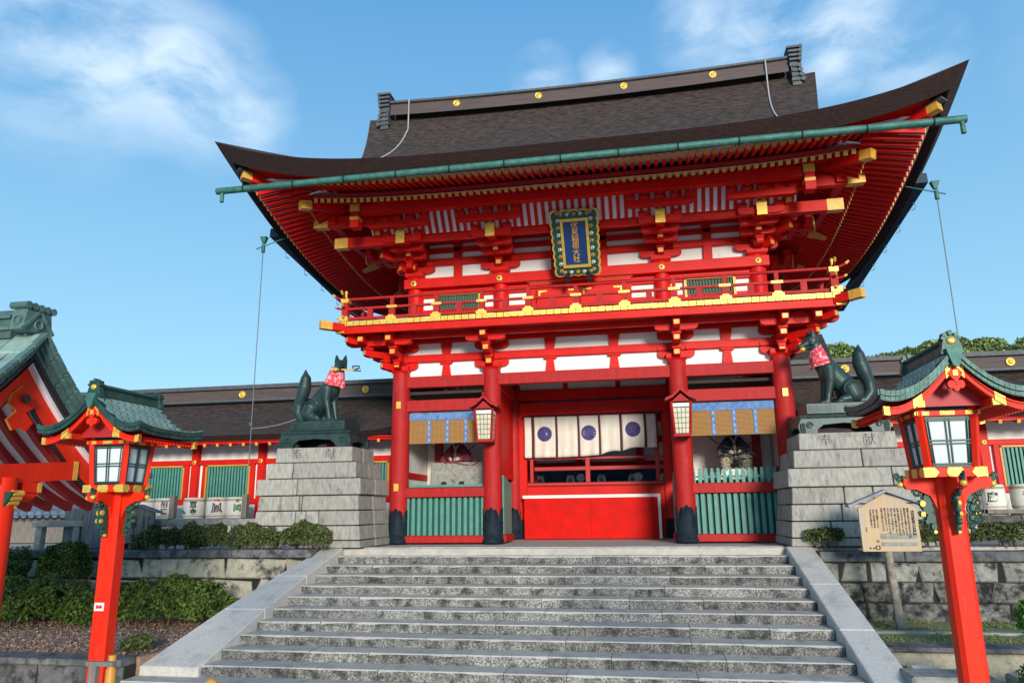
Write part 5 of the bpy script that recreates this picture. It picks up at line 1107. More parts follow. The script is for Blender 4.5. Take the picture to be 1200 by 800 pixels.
# ================================================================== CORRIDORS EITHER SIDE OF THE GATE
def corridor(s, lab):
    x0, x1 = 5.0, 21.0
    Cc = thing('corridor', lab, 'building', (s*13, 3.3, 0), 'roofed corridors either side of the gate')
    sl = 'wall'
    obj('corridor_wall', MB().box(*sorted((s*x0, s*x1)), 2.24, 2.32, 0, 3.0), 'white', Cc)
    obj('back_wall', MB().box(*sorted((s*x0, s*x1)), 4.5, 4.6, 0, 3.0), 'white', Cc)
    obj('stone_base', MB().box(*sorted((s*x0, s*x1)), 2.0, 4.7, -.01, .18), 'rail', Cc)
    def bm(nm, y0, y1, z0, z1, mt='red'): return beam(nm, *sorted((s*x0, s*x1)), y0, y1, z0, z1, mt, Cc)
    bm('wall_plate', 2.12, 2.30, 2.80, 2.92); bm('head_rail', 2.13, 2.30, 2.20, 2.34); bm('sill_rail', 2.15, 2.30, 1.05, 1.20); bm('foot_rail', 2.15, 2.30, .18, .34)
    k = 0; x = 5.4
    while x < x1:
        beam('post', s*x-.11, s*x+.11, 2.08, 2.34, .18, 2.80, 'red', Cc)
        obj('post_stud', hexm, None, Cc, Matrix.Translation((s*x, 2.07, 2.27)) @ Matrix.Rotation(PI/2, 4, 'X') @ Matrix.Scale(.8, 4))
        a, b_ = s*(x+.40), s*(x+1.73); a, b_ = min(a, b_), max(a, b_)
        W = obj('lattice_window', MB().box(a, b_, 2.20, 2.24, 1.22, 2.14), 'interior', Cc)  # dark panel painted in for the dim corridor behind the slats
        obj('window_frame', MB().box(a-.05, a, 2.12, 2.24, 1.20, 2.18).box(b_, b_+.05, 2.12, 2.24, 1.20, 2.18).box(a-.05, b_+.05, 2.12, 2.24, 2.14, 2.19), 'yellow', W)
        obj('red_surround', MB().box(a-.17, a-.05, 2.14, 2.25, 1.20, 2.22), 'red', W); obj('red_surround', MB().box(b_+.05, b_+.17, 2.14, 2.25, 1.20, 2.22), 'red', W)
        for j in range(14): obj('lattice_bar', cb, None, W, T(a+.05+(b_-a-.1)*j/13, 2.16, 1.21))
        x += 2.14
    # roof: thatch slopes, ridge
    def cz(d): return 2.92 + .40*d + .018*d**3
    def up(x): t = max(0, 1-(x-4.95)/1.1); return .22*t*t
    mb = MB()
    for sy in (-1, 1):
        def f(a, b, sy=sy):
            x = 4.97+a*(x1-4.97)*1.01; return (s*x, 3.4+sy*2.5*(1-b), cz(2.5*b)+up(x)*(1-b))
        fl_ = (s > 0) == (sy < 0)
        mb.grid(f if fl_ else (lambda a, b: f(1-a, b)), 50, 10, 0, True)
        def g(a, b, sy=sy):
            p = f(a, 0); return (p[0], p[1]-sy*.16*b, p[2]-.15*b)
        mb.grid((lambda a, b: g(1-a, b)) if fl_ else g, 50, 3, 1, True)
        def h(a, b, sy=sy):
            p = g(a, 1); return (p[0], p[1]-sy*1.2*b, p[2]+.05*b)
        mb.grid((lambda a, b: h(1-a, b)) if fl_ else h, 50, 1, 2, True)
    mb.prism([(1.06, 2.72), (.9, 2.95), (1.6, 3.30), (2.6, 3.86), (3.4, 4.6), (4.2, 3.86), (5.2, 3.30), (5.9, 2.95), (5.74, 2.72)], s*4.98, s*5.02, 'x', 1)
    rf = obj('roof', mb, ['bark', 'barkedge', 'barkdark'], Cc)
    rd_ = MB()
    rd_.box(*sorted((s*4.98, s*x1)), 3.16, 3.64, 4.26, 4.56, 0); rd_.box(*sorted((s*4.98, s*x1)), 3.20, 3.60, 4.56, 4.62, 0); rd_.box(*sorted((s*4.98, s*x1)), 3.10, 3.70, 4.62, 4.74, 1); rd_.box(*sorted((s*4.98, s*x1)), 3.12, 3.68, 4.22, 4.28, 1)
    rdo = obj('ridge', rd_, ['ridge', 'ridgecap'], rf)
    for x in (6.93, 11.05, 15.2, 19.3): obj('gold_crest_disc', disc, None, rdo, Matrix.Translation((s*x, 3.15, 4.44)) @ Matrix.Rotation(PI/2, 4, 'X'))
    e = obj('eave', MB().box(*sorted((s*5.05, s*x1)), 1.12, 1.20, 2.70, 2.76).box(*sorted((s*5.05, s*x1)), 1.06, 1.12, 2.76, 2.80), 'red', rf)
    rm = MB().bar((0, 1.12, 2.62), (0, 2.3, 2.92), .07, .08, 0).bar((0, 1.10, 2.615), (0, 1.12, 2.62), .075, .085, 1)
    rmm = rm.mesh('rafter', ['red', 'goldpaint'])
    x = 5.3
    while x < x1: obj('rafter', rmm, None, rf, T(s*x, -.01, .055)); x += .40
    obj('soffit', MB().add([(s*5.05, 1.1, 2.76), (s*x1, 1.1, 2.76), (s*x1, 2.4, 3.06), (s*5.05, 2.4, 3.06)], [(0, 1, 2, 3)]), 'white', rf)
    return Cc
cb = MB().box(-.028, .028, -.02, .02, 0, .92).mesh('lattice_bar', 'green')
corridor(-1, 'long low corridor with bark roof and green lattice windows left of the gate')
corridor(1, 'long low corridor with bark roof and green lattice windows right of the gate')

# ================================================================== SAKE BARRELS
def bprof(r): return [(r*.93, 0), (r*.97, .04), (r, .18), (r, .38), (r*.96, .52), (r*.90, .555), (r*.3, .565)]
bar_mesh = MB().lathe(bprof(.30), n=28).mesh('sake_barrel', 'straw')
rope_mesh = MB()
for z in (.06, .47, .50): rope_mesh.lathe([(.297, z-.012), (.312, z), (.297, z+.012)], n=28)
rope_mesh = rope_mesh.mesh('rope_band', 'rope')
def curved(me, cx, cy, r):    # wrap lettering round the drum
    for v in me.vertices:
        a = v.co.x/r; rr_ = r+v.co.z+.004; y = v.co.y; v.co = (rr_*math.sin(a), -rr_*math.cos(a), y)
    return me
def barrel(x, y, z, lab, marks, grp='sake barrels stacked by the corridors'):
    B = thing('sake_barrel', lab, 'barrel', (x, y, z), grp)
    obj('drum', bar_mesh, None, B, T(x, y, z)); obj('rope_band', rope_mesh, None, B, T(x, y, z))
    for body, size, dz, dx, mt, ang in marks:
        me = curved(text_mesh(body, size, extrude=.002, bold=.004, line=.85).copy(), 0, 0, .300); me.materials.append(M[mt])
        obj('barrel_lettering', me, None, B, T(x, y, z+dz, ang))
    return B
def leafmark(B, x, y, z, mt):
    e = MB()
    for a, zz in ((-.55, .20), (-.35, .15), (.45, .24), (.62, .20)): e.ell((x+.302*math.sin(a), y-.302*math.cos(a), z+zz), (.05, .012, .035), 8, 5)
    obj('leaf_emblem', e, mt, B)
yb = 1.15
A_ = math.radians(-32)
Lb = [(-12.63, 'white barrel with black lettering, farthest left behind the lantern carving', [('明', .22, .24, 0, 'ink', -.5)]),
      (-11.98, 'white barrel with two black characters, left of the wooden post', [('招', .19, .38, 0, 'ink', .45), ('徳', .19, .18, 0, 'ink', .45)]),
      (-11.09, 'white barrel with black character and green leaves, just right of the wooden post', [('富', .20, .36, 0, 'ink', .45), ('翁', .16, .16, 0, 'ink', .45)]),
      (-10.39, 'white barrel with red line of writing above bold black brushwork', [('神聖', .075, .48, 0, 'redink', .5), ('鳳', .30, .26, 0, 'ink', .5)]),
      (-9.79, 'white barrel with green square emblem, nearest the fox pedestal on the left', [('吉', .09, .46, 0, 'ink', .55), ('國', .22, .26, 0, 'greenink', .55)])]
for x, lab, mk in Lb:
    B = barrel(x, yb, .66, lab, mk)
    if 'leaves' in lab: leafmark(B, x, yb, .66, 'greenink')
Lw = ['leftmost', 'second from the left', 'third from the left', 'fourth from the left', 'rightmost']
for i, x in enumerate((-12.6, -11.95, -11.05, -10.4, -9.8)): barrel(x, yb, .06, 'lower white barrel glimpsed through the hedge under the left rail, %s' % Lw[i], [('酒', .2, .3, 0, 'ink', .4)])
barrel(8.62, yb, .66, 'white barrel with dark round mark half hidden by the right lantern post', [('丸', .26, .28, 0, 'ink', -.2)])
barrel(9.27, yb, .66, 'white barrel with brown and black brushwork at far right', [('大', .07, .50, .1, 'ink', -.3), ('鷹', .24, .26, 0, 'ink', -.25), ('蔵元', .05, .12, 0, 'ink', -.8)])
barrel(10.0, yb, .66, 'white barrel with green edge cut by the right border of the photo', [('青', .24, .28, 0, 'greenink', -.2)])
for i, x in enumerate((8.6, 9.27, 9.95)): barrel(x, yb, .06, ['lower barrel behind the right lantern post', 'lower barrel under the far right brushwork barrel', 'lower barrel at the right border'][i], [])
def shelf(xa, xb, posts, lab):
    S = thing('barrel_shelf', lab, 'shelf', ((xa+xb)/2, yb, 0))
    obj('shelf_board', MB().box(xa, xb, yb-.36, yb+.36, .62, .655), 'greywood', S); obj('shelf_board', MB().box(xa, xb, yb-.36, yb+.36, .02, .055), 'greywood', S)
    for x in posts: obj('shelf_post', MB().box(x-.07, x+.07, yb-.40, yb-.26, 0, 1.28), 'greywood', S)
    obj('shelf_beam', MB().box(xa, xb, yb-.40, yb-.36, .57, .66), 'greywood', S)
shelf(-13.2, -9.3, (-13.1, -11.53, -9.35), 'grey wooden shelf carrying the white barrels left of the gate'); shelf(8.2, 10.5, (8.93, 10.45), 'grey wooden shelf carrying the white barrels at right')

# ================================================================== LOW STONE FENCES
def fence(xa, xb, y, zt, hh, mt, lab, step):
    Fn = thing('stone_fence', lab, 'fence', ((xa+xb)/2, y, 0)); x = xa
    while x < xb-.1: w = min(1.7, xb-x); bev(obj('fence_rail', MB().box(x+.004, x+w-.004, y-.11, y+.11, zt-hh, zt), mt, Fn), .012); x += w
    x = xa+.2
    while x < xb: bev(obj('fence_post', MB().box(x-.09, x+.09, y-.09, y+.09, -.02, zt-hh-.002), 'rail', Fn), .012); x += step
fence(-13.5, -7.35, -1.75, .66, .15, 'rail', 'pale stone rail on short posts behind the left terrace hedge', 1.05)
fence(6.9, 13, -1.6, .56, .17, 'coping', 'dark stone rail on posts in front of the right barrels', 1.2)

# ================================================================== NOTICE BOARDS
nb = thing('notice_board', 'roofed pale wooden notice board full of black writing on a leaning log post', 'notice board', (5.62, -3.5, -1.32))
yn = -3.5
obj('board', MB().prism([(5.17, -.01), (6.14, -.01), (6.13, .74), (5.64, 1.0), (5.16, .74)], yn-.03, yn+.03, 'y'), 'woodsign', nb)
for s in (-1, 1):
    bev(obj('board_roof', MB().bar((5.64, yn, 1.04), (5.64+s*.66, yn, .775), .28, .045, 0), 'slate', nb), .006)
obj('log_post', MB().tube([(5.67, yn+.05, -1.33), (5.645, yn+.07, -.9), (5.62, yn+.07, -.4), (5.60, yn+.06, .05), (5.60, yn+.07, .6)], [.085, .075, .07, .068, .065], 12), 'log', nb)
lines = ['重要文化財の楼門は天正十七年', '豊臣秀吉公の造営と伝えられ', 'てきた大きな二階建ての門で', '昭和の解体修理の折に願文の', '年号と同じ墨書が見つかり', '伝承の正しさが明らかに', 'された神社の楼門としては', '最も大きなものの一つで', '本殿の正面に建ちならぶ', '左右の廻廊とともに朱塗り', 'の柱と桧皮葺の屋根が見事', 'で参道の正面を飾っている']
pts_ = text('title_lettering', '\n'.join('伏見稲荷大社楼門'), .062, (6.055, yn-.034, .46), 'ink', nb, extrude=.002, bold=.0016, line=.92)
for i, ln in enumerate(lines):
    n = len(ln) if i < 9 else 9
    text('notice_lettering', '\n'.join(ln[:n]), .036, (5.98-.054*i-(.03 if i > 8 else 0), yn-.034, .78-.0195*n-(.02 if i > 8 else 0)-.03), 'ink', nb, extrude=.001, bold=.0012, line=1.02)
text('notice_lettering', '\n'.join('京都市'), .03, (5.26, yn-.034, .36), 'ink', nb, extrude=.001, line=1.0)
for a, b_, z0, z1 in ((5.48, 6.08, .20, .30), (5.48, 6.08, .08, .15)): obj('grey_print_panel', MB().box(a, b_, yn-.033, yn-.0305, z0, z1), 'rail', nb)
cm = MB().tube([(5.42+.035*math.cos(t), yn-.033, .055+.035*math.sin(t)) for t in [i*PI/8 for i in range(17)]], .010, 5).box(5.28, 5.31, yn-.034, yn-.030, .03, .06).box(5.33, 5.37, yn-.034, yn-.030, .035, .055); cm.tube([(5.43+.02*math.cos(t), yn-.033, .165+.02*math.sin(t)) for t in [i*PI/8 for i in range(17)]], .006, 5)
obj('printed_marks', cm, 'ink', nb)
ns = thing('small_notice', 'small grey wooden notice with brushed characters behind the left lantern post', 'notice board', (-10.25, -2.15, 0))
obj('board', MB().prism([(-10.72, .14), (-9.92, .14), (-9.93, .82), (-10.32, .98), (-10.71, .82)], -2.18, -2.12, 'y'), 'greywood', ns)
for s in (-1, 1): obj('board_roof', MB().bar((-10.32, -2.15, 1.0), (-10.32+s*.52, -2.15, .83), .2, .035), 'greywood', ns)
for x in (-10.55, -10.1): obj('sign_post', MB().box(x-.03, x+.03, -2.10, -2.05, 0, .8), 'greywood', ns)
text('brushed_lettering', 'お\n参\n上', .17, (-10.42, -2.185, .52), 'ink', ns, extrude=.002, bold=.003, line=.9)
for i, ln in enumerate(('玉垣の内に', 'お入りなく')): text('brushed_lettering', '\n'.join(ln), .07, (-10.18+.13*i, -2.185, .56), 'ink', ns, extrude=.001, bold=.001, line=.95)

# ================================================================== HALL BEYOND THE GATE, MONUMENT, ROCKS, HOUSE
hb = thing('inner_hall', 'shadowy inner hall with white wall and dark blue curtain seen through the doorway', 'building', (0, 12, 0))
obj('hall_wall', MB().box(-7, 7, 11.5, 11.7, 0, 4.4), 'white', hb)
for x in (-6, -3.6, -1.2, 1.2, 3.6, 6): obj('hall_post', MB().lathe([(.16, 0), (.16, 4.2)], (x, 11.3, 0), 14), 'red', hb)
for z in (2.35, 3.3, 4.1): obj('hall_beam', MB().box(-7, 7, 11.15, 11.45, z, z+.22), 'red', hb)
obj('hall_roof', MB().prism([(8.8, 4.3), (15, 4.3), (12, 7.4)], -8.5, 8.5, 'x'), 'bark', hb)
obj('hall_curtain', MB().grid(lambda a, b: (-5.5+11*a, 10.9+.05*math.sin(a*70), 2.32-.9*b), 120, 2, 0), 'bluegut', hb)
for k in range(9): obj('curtain_figure', MB().lathe([(.16, 0), (.16, .01), (.08, .012)], (0, 0, 0), 16), 'white', hb, Matrix.Translation((-4.4+1.1*k, 10.8, 1.95)) @ Matrix.Rotation(PI/2, 4, 'X')) if k % 2 else None
for k in range(5):
    l_ = thing('paper_lantern', '%s of five white paper lanterns seen below the doorway curtain' % ['leftmost', 'second from left', 'middle one', 'second from right', 'rightmost'][k], 'lantern', (-2.2+1.05*k, 7.5, 1.35), 'paper lanterns beyond the doorway')
    xx = -2.2+1.05*k; obj('lantern_shade', MB().lathe([(.07, 0), (.13, .05), (.15, .2), (.13, .35), (.07, .42)], (xx, 7.5, 1.5), 16), 'straw', l_); obj('lantern_cap', MB().lathe([(.08, .40), (.08, .45)], (xx, 7.5, 1.5), 12).lathe([(.08, -.03), (.08, .02)], (xx, 7.5, 1.5), 12), 'black', l_); obj('lantern_pole', MB().box(xx-.015, xx+.015, 7.49, 7.51, 0, 1.5), 'black', l_)
    text('lantern_lettering', '献' if k % 2 else '奉', .16, (xx, 7.345, 1.7), 'ink', l_, extrude=.002)
mo = thing('stone_monument', 'grey streaked stone monument block under a low copper roof behind the left lantern', 'monument', (-11.6, -1.6, 0))
bev(obj('monument_body', MB().box(-12.05, -11.1, -1.9, -1.3, 0, 1.08), 'monument', mo), .03); bev(obj('monument_side', MB().box(-12.75, -12.1, -1.7, -1.2, 0, .95), 'monument', mo), .04)
obj('monument_roof', MB().prism([(-2.0, 1.09), (-1.2, 1.09), (-1.35, 1.38), (-1.85, 1.38)], -12.15, -11.0, 'x'), 'patinaL', mo); obj('roof_line', MB().box(-12.8, -10.7, -2.05, -1.95, 1.30, 1.36), 'black', mo)
def rockm(name, c, r, seed, lab):
    mb = MB(); n, k = 24, 16
    def f(a, b):
        t = 2*PI*a; p = PI*b; d = Vector((math.sin(p)*math.cos(t), math.sin(p)*math.sin(t), math.cos(p))); q = 1+.35*noise.noise(d*1.6+Vector((seed, 0, 0)))+.18*noise.noise(d*4+Vector((0, seed, 0))); return (c[0]+d.x*r[0]*q, c[1]+d.y*r[1]*q, c[2]+d.z*r[2]*q)
    mb.grid(f, n, k, 0, False); return tag(obj(name, mb, 'rock'), lab, 'rock')
rockm('garden_rock', (-10.85, -1.55, .35), (.45, .4, .55), 3, 'dark jagged rock between the monument and the small notice'); rockm('garden_rock', (-8.15, -2.9, -.98), (.38, .25, .32), 5, 'grey rock showing through the big hedge'); rockm('garden_rock', (-6.5, -2.2, .16), (.2, .18, .22), 7, 'grey rock between the two terrace hedges')
hs_ = thing('tiled_house', 'small house with blue grey tiled roof glimpsed at far left', 'house', (-18, 3, 0))
obj('house_wall', MB().box(-21, -15.3, 1.6, 4.5, 0, .95), 'greywood', hs_)
tb = MB()
for i in range(26):
    for j in range(5):
        x = -21.5+.26*i; y = 1.1+.45*j; z = .82+.19*j; tb.tube([(x, y, z), (x, y+.47, z+.17)], .11, 8, 0)
obj('roof_underlay', MB().add([(-21.7, 1.05, .80), (-14.9, 1.05, .80), (-14.9, 3.4, 1.80), (-21.7, 3.4, 1.80)], [(0, 1, 2, 3)]), 'tilegrey', hs_)
tag(obj('roof_tile', tb, 'tilegrey', hs_), kind='stuff')
obj('roof_ridge', MB().box(-21.7, -14.9, 3.3, 3.6, 1.75, 2.05), 'ridgecap', hs_)

# ================================================================== PAVILION AT THE LEFT EDGE
pv = thing('small_pavilion', 'red gabled pavilion with pale green copper roof cut by the left edge', 'pavilion', (-6.5, -10.1, GZ))
AY, AZ = -10.1, 3.05
def pz(d): return AZ - 1.17*d + .19*d*d     # d = distance from the ridge
XA, XB = -6.0, -11.0
rm_ = MB(); DS = 2.3
for sy in (-1, 1):
    rm_.grid((lambda a, b: (XA+(XB-XA)*a, AY+sy*DS*(1-b), pz(DS*(1-b)))) if sy > 0 else (lambda a, b: (XA+(XB-XA)*(1-a), AY-DS*(1-b), pz(DS*(1-b)))), 10, 14, 0, True)
PR_ = obj('roof', rm_, 'patinaL', pv)
tl = MB()
for sy in (-1, 1):
    for r in range(9):
        d0, d1 = r*DS/9, (r+1.04)*DS/9
        if d1 > DS: d1 = DS
        for c in range(12):
            xa = XA-.02+(XB-XA)*(c+(.5 if r % 2 else 0))/12; xb_ = xa-(XA-XB)/12+.012
            lift = .028+.006*((r*7+c*3) % 3)
            A = (xa, AY+sy*d0, pz(d0)+.006); B_ = (xb_, AY+sy*d0, pz(d0)+.006); C2 = (xb_, AY+sy*d1, pz(d1)+lift); D = (xa, AY+sy*d1, pz(d1)+lift); E1 = (xb_, AY+sy*d1, pz(d1)); F1 = (xa, AY+sy*d1, pz(d1))
            tl.add([A, B_, C2, D, E1, F1], [(0, 3, 2, 1), (3, 5, 4, 2)] if sy < 0 else [(0, 1, 2, 3), (2, 4, 5, 3)])
obj('copper_tiles', tl, 'patinaL', PR_)
# stepped verge: three courses of folded copper along the gable edge
vg = MB()
for cc in range(4):
    zo, zi = .02-.065*cc, -.04-.065*cc; xo = XA+.05-.05*cc
    for sy in (-1, 1):
        n = 12
        for i in range(n):
            da, db = DS*(i+.05)/n, DS*(i+.95)/n
            A = (xo, AY+sy*da, pz(da)+zo); B_ = (xo, AY+sy*db, pz(db)+zo); C2 = (xo, AY+sy*db, pz(db)+zi); D = (xo, AY+sy*da, pz(da)+zi)
            q = [A, B_, C2, D]+[(p[0]-.10, p[1], p[2]) for p in (A, B_, C2, D)]
            vg.add(q, [(0, 1, 2, 3) if sy > 0 else (3, 2, 1, 0), (0, 4, 5, 1), (2, 6, 7, 3), (1, 5, 6, 2), (3, 7, 4, 0)])
obj('verge_course', vg, 'verge', PR_)
obj('black_fillet', MB().grid(lambda a, b: (XA-.08-.02*b, AY+(a*2-1)*DS, pz(abs(a*2-1)*DS)-.27-.06*b), 24, 1).grid(lambda a, b: (XA-.08-.07*b, AY+(a*2-1)*DS, pz(abs(a*2-1)*DS)-.33), 24, 1), 'black', PR_)
obj('white_fillet', MB().grid(lambda a, b: (XA-.15, AY+(a*2-1)*DS, pz(abs(a*2-1)*DS)-.33-.04*b), 24, 1).grid(lambda a, b: (XA-.15-.09*b, AY+(a*2-1)*DS, pz(abs(a*2-1)*DS)-.375), 24, 1), 'soffit', PR_)
xg = XA-.26
for sy in (-1, 1):
    ds = [DS*i/10 for i in range(11)]; pp = [(AY+sy*d, pz(d)-.38) for d in ds]+[(AY+sy*d, pz(d)-.66) for d in ds[::-1]]
    obj('bargeboard', MB().prism(pp, xg-.03, xg+.03, 'x'), 'redpost', pv)
    pp = [(AY+sy*d, pz(d)-.66) for d in ds]+[(AY+sy*d, pz(d)-.70) for d in ds[::-1]]; obj('black_trim', MB().prism(pp, xg-.04, xg+.02, 'x'), 'black', pv)
gg_ = MB()
zc = 2.24
gg_.prism([(AY-.16, zc+.02), (AY, zc+.16), (AY+.16, zc+.02), (AY+.20, zc-.10), (AY+.07, zc-.18), (AY+.20, zc-.30), (AY+.10, zc-.42), (AY, zc-.38), (AY-.10, zc-.42), (AY-.20, zc-.30), (AY-.07, zc-.18), (AY-.20, zc-.10)], xg+.03, xg+.065, 'x', 0, 1)
gg_.tube([(xg+.09, AY, zc-.02), (xg+.13, AY, zc-.02)], .055, 12, 2)
obj('gable_pendant', gg_, ['redpost', 'goldpaint', 'black'], pv)
for sy in (-1, 1):
    obj('soffit', MB().grid(lambda a, b: (XA-.45+(XB-XA+.5)*a, AY+sy*DS*b, pz(DS*b)-.40), 2, 12), 'soffit', pv)
    for k in range(12):
        x = XA-.62-.36*k; r_ = MB()
        for i in range(6): d0, d1 = DS*i/6, DS*(i+1)/6; r_.bar((x, AY+sy*d0, pz(d0)-.46), (x, AY+sy*d1, pz(d1)-.46), .10, .11)
        obj('rafter', r_, 'reddark', pv)
obj('ridge', MB().box(XB, XA-.42, AY-.10, AY+.10, AZ-.05, AZ+.22).box(XB, XA-.42, AY-.14, AY+.14, AZ+.05, AZ+.09).box(XB, XA-.42, AY-.14, AY+.14, AZ+.20, AZ+.24).tube([(XB, AY, AZ+.28), (XA-.42, AY, AZ+.28)], .06, 10), 'verge', PR_)
on = MB().taper(XA-.22, AY, AZ+.02, AZ+.32, .10, .24, .10, .19)
for k in range(5): yy = AY-.20+.10*k; on.tube([(XA-.35, yy, AZ+.34), (XA-.09, yy, AZ+.34)], .047, 10)
on.bar((XA-.11, AY-.24, AZ+.03), (XA-.11, AY, AZ+.30), .03, .045).bar((XA-.11, AY+.24, AZ+.03), (XA-.11, AY, AZ+.30), .03, .045)
on.tube([(XA-.115, AY+.06*math.cos(t), AZ+.12+.06*math.sin(t)) for t in [i*PI/8 for i in range(17)]], .018, 6); on.tube([(XA-.22+.05*math.cos(t), AY-.235, AZ+.14+.06*math.sin(t)) for t in [i*PI/8 for i in range(17)]], .013, 6)
bev(obj('ridge_end_ornament', on, 'verge', PR_), .005)
for x in (-6.32, -9.8):
    obj('column', MB().lathe([(.16, GZ), (.155, 1.25)], (x, AY, 0), 20), 'redpost', pv)
    m_b = MB().bar((x, AY-1.2, 1.20), (x, AY+1.0, 1.38), .20, .24, 0); m_b.bar((x, AY+1.0, 1.38), (x, AY+1.08, 1.38), .21, .25, 1)
    obj('cross_beam', m_b, ['redpost', 'goldpaint'], pv)
    for dy in (-.35, .35):
        k_ = MB().box(x-.10, x+.10, AY+dy-.14, AY+dy+.14, 1.08, 1.20, 0); k_.box(x-.105, x+.105, AY+dy+(.08 if dy > 0 else -.145), AY+dy+(.145 if dy > 0 else -.08), 1.08, 1.20, 1); obj('bearing_block', k_, ['redpost', 'goldpaint'], pv)
    obj('bracket_arm', MB().prism([(AY-.5, 1.08), (AY-.35, .96), (AY+.35, .96), (AY+.5, 1.08)], x-.08, x+.08, 'x'), 'redpost', pv)
nz_ = MB()
for k in range(4): nz_.tube([(XA-.40+.28-.03*k, AY-.05, 1.06-.055*k), (XA-.40+.28-.03*k, AY+.10, 1.06-.055*k)], .038, 8, 1)
nz_.prism([(XA-.42, .80), (XA-.25, .82), (XA-.15, .95), (XA-.08, 1.08), (XA-.25, 1.08), (XA-.42, .95)], AY-.09, AY-.02, 'y', 0)
obj('carved_nosing', nz_, ['dgreen', 'goldpaint'], pv)
obj('purlin', MB().box(XB, XA-.4, AY+1.2, AY+1.36, 1.30, 1.44).box(XB, XA-.4, AY-1.36, AY-1.2, 1.30, 1.44), 'redpost', pv)
0 and obj('gable_wall', MB().prism([(AY-.9, 1.5), (AY+.9, 1.5), (AY, 2.35)], -6.62, -6.58, 'x'), 'reddark', pv)

# small gilt-topped post with green cap rail at bottom left
gpz = thing('barrier_post', 'short ochre post with a greenish cap rail at the bottom left', 'post', (-2.45, -12.95, GZ))
obj('ochre_post', MB().tube([(-2.42, -12.9, GZ), (-2.42, -12.9, -.30), (-2.42, -12.9, -.285), (-2.42, -12.9, -.20)], [.036, .036, .028, .028], 12), 'yellow', gpz); obj('cap_rail', MB().box(-2.58, -2.36, -12.97, -12.93, -.265, -.235).box(-2.55, -2.49, -12.97, -12.93, GZ, -.265), 'greywood', gpz)
tag(obj('rope_post', MB().tube([(-1.62, -12.9, GZ), (-1.62, -12.9, -.40)], .03, 10).ell((-1.62, -12.9, -.375), (.045, .045, .04), 12, 8), 'yellow'), 'tiny yellow ball topped post at the foot of the left kerb', 'post')
# ================================================================== VEGETATION
def leaves(n, size, fn, seed, asp=.55, up=.35):
    rg = np.random.RandomState(seed); P_ = fn(rg, n); n = len(P_)
    d = rg.normal(size=(n, 3)); d[:, 2] += up; d /= np.linalg.norm(d, axis=1)[:, None]
    t = rg.normal(size=(n, 3)); t -= (t*d).sum(1)[:, None]*d; t /= np.linalg.norm(t, axis=1)[:, None]; b_ = np.cross(d, t)
    s = size*rg.uniform(.6, 1.3, (n, 1)); a = t*s; c = b_*s*asp
    V = np.stack([P_-a, P_-c*.9+a*.1+d*s*.12, P_+a, P_+c*.9+a*.1+d*s*.12], 1).reshape(-1, 3)
    me = bpy.data.meshes.new('foliage'); me.vertices.add(4*n); me.vertices.foreach_set('co', V.astype(np.float32).ravel())
    me.loops.add(4*n); me.loops.foreach_set('vertex_index', np.arange(4*n, dtype=np.int32)); me.polygons.add(n); me.polygons.foreach_set('loop_start', np.arange(0, 4*n, 4, dtype=np.int32)); me.polygons.foreach_set('loop_total', np.full(n, 4, dtype=np.int32)); me.update(); me.validate(); return me
def lumpy(c, r, seed, flat=.0, amp=.22, fr=1.7, shell=.45):
    def fn(rg, n):
        d = rg.normal(size=(n*2, 3)); d /= np.linalg.norm(d, axis=1)[:, None]
        d = d[d[:, 2] > -.35][:n]; out_ = np.empty_like(d)
        for i, v in enumerate(d):
            q = 1+amp*noise.noise(Vector((v[0]*r[0]*fr+seed, v[1]*r[1]*fr, v[2]*r[2]*fr)))*1.6+amp*.6*noise.noise(Vector((v[0]*r[0]*fr*2.7, seed+v[1]*r[1]*fr*2.7, v[2]*r[2]*fr*2.7)))
            q *= 1-shell*abs(rg.normal())*.35; e = v.copy()
            if flat: e = np.sign(v)*np.abs(v)**flat
            out_[i] = (c[0]+e[0]*r[0]*q, c[1]+e[1]*r[1]*q, c[2]+e[2]*r[2]*q)
        return out_
    return fn
def bush(name, lab, cat, c, r, n, size, mt, seed, flat=.0, zb=None, amp=.22, fr=1.7):
    zb = c[2]-r[2] if zb is None else zb
    B = thing(name, lab, cat, (c[0], c[1], zb))
    me = leaves(n, size, lumpy(c, r, seed, flat, amp, fr), seed); me.materials.append(M[mt]); obj('foliage', me, None, B)
    st_ = MB(); rg = random.Random(seed); k = max(5, int(r[0]*9))
    for i in range(k):
        x = c[0]+rg.uniform(-.75, .75)*r[0]; y = c[1]+rg.uniform(-.4, .4)*r[1]; st_.tube([(x, y, zb), (x+rg.uniform(-.08, .08), y, c[2]), (x+rg.uniform(-.2, .2)*r[0], y+rg.uniform(-.3, .3)*r[1], c[2]+r[2]*.7)], [.018, .012, .005], 5)
    obj('stems', st_, 'twig', B); return B
bush('hedge', 'large rounded dark green bush on the leaf litter beside the left kerb', 'bush', (-8.25, -3.85, -.99), (1.28, .55, .50), 14000, .042, 'leaf', 11, .85, -1.4, amp=.3, fr=2.2)
bush('hedge', 'dark green bush on the leaf litter directly behind the left lantern post', 'bush', (-9.95, -4.0, -1.12), (.66, .5, .40), 6500, .042, 'leaf', 12, .85, -1.4, amp=.3, fr=2.2)
bush('hedge', 'dark green bush on the leaf litter cut by the left border', 'bush', (-11.6, -4.1, -1.02), (1.35, .6, .52), 13000, .042, 'leaf', 13, .85, -1.4, amp=.3, fr=2.2)
bush('shrub', 'taller flat topped clipped shrub in front of the stone monument', 'shrub', (-11.35, -3.15, -.60), (.50, .40, .84), 9000, .036, 'leaf', 14, .55, -1.4, amp=.12)
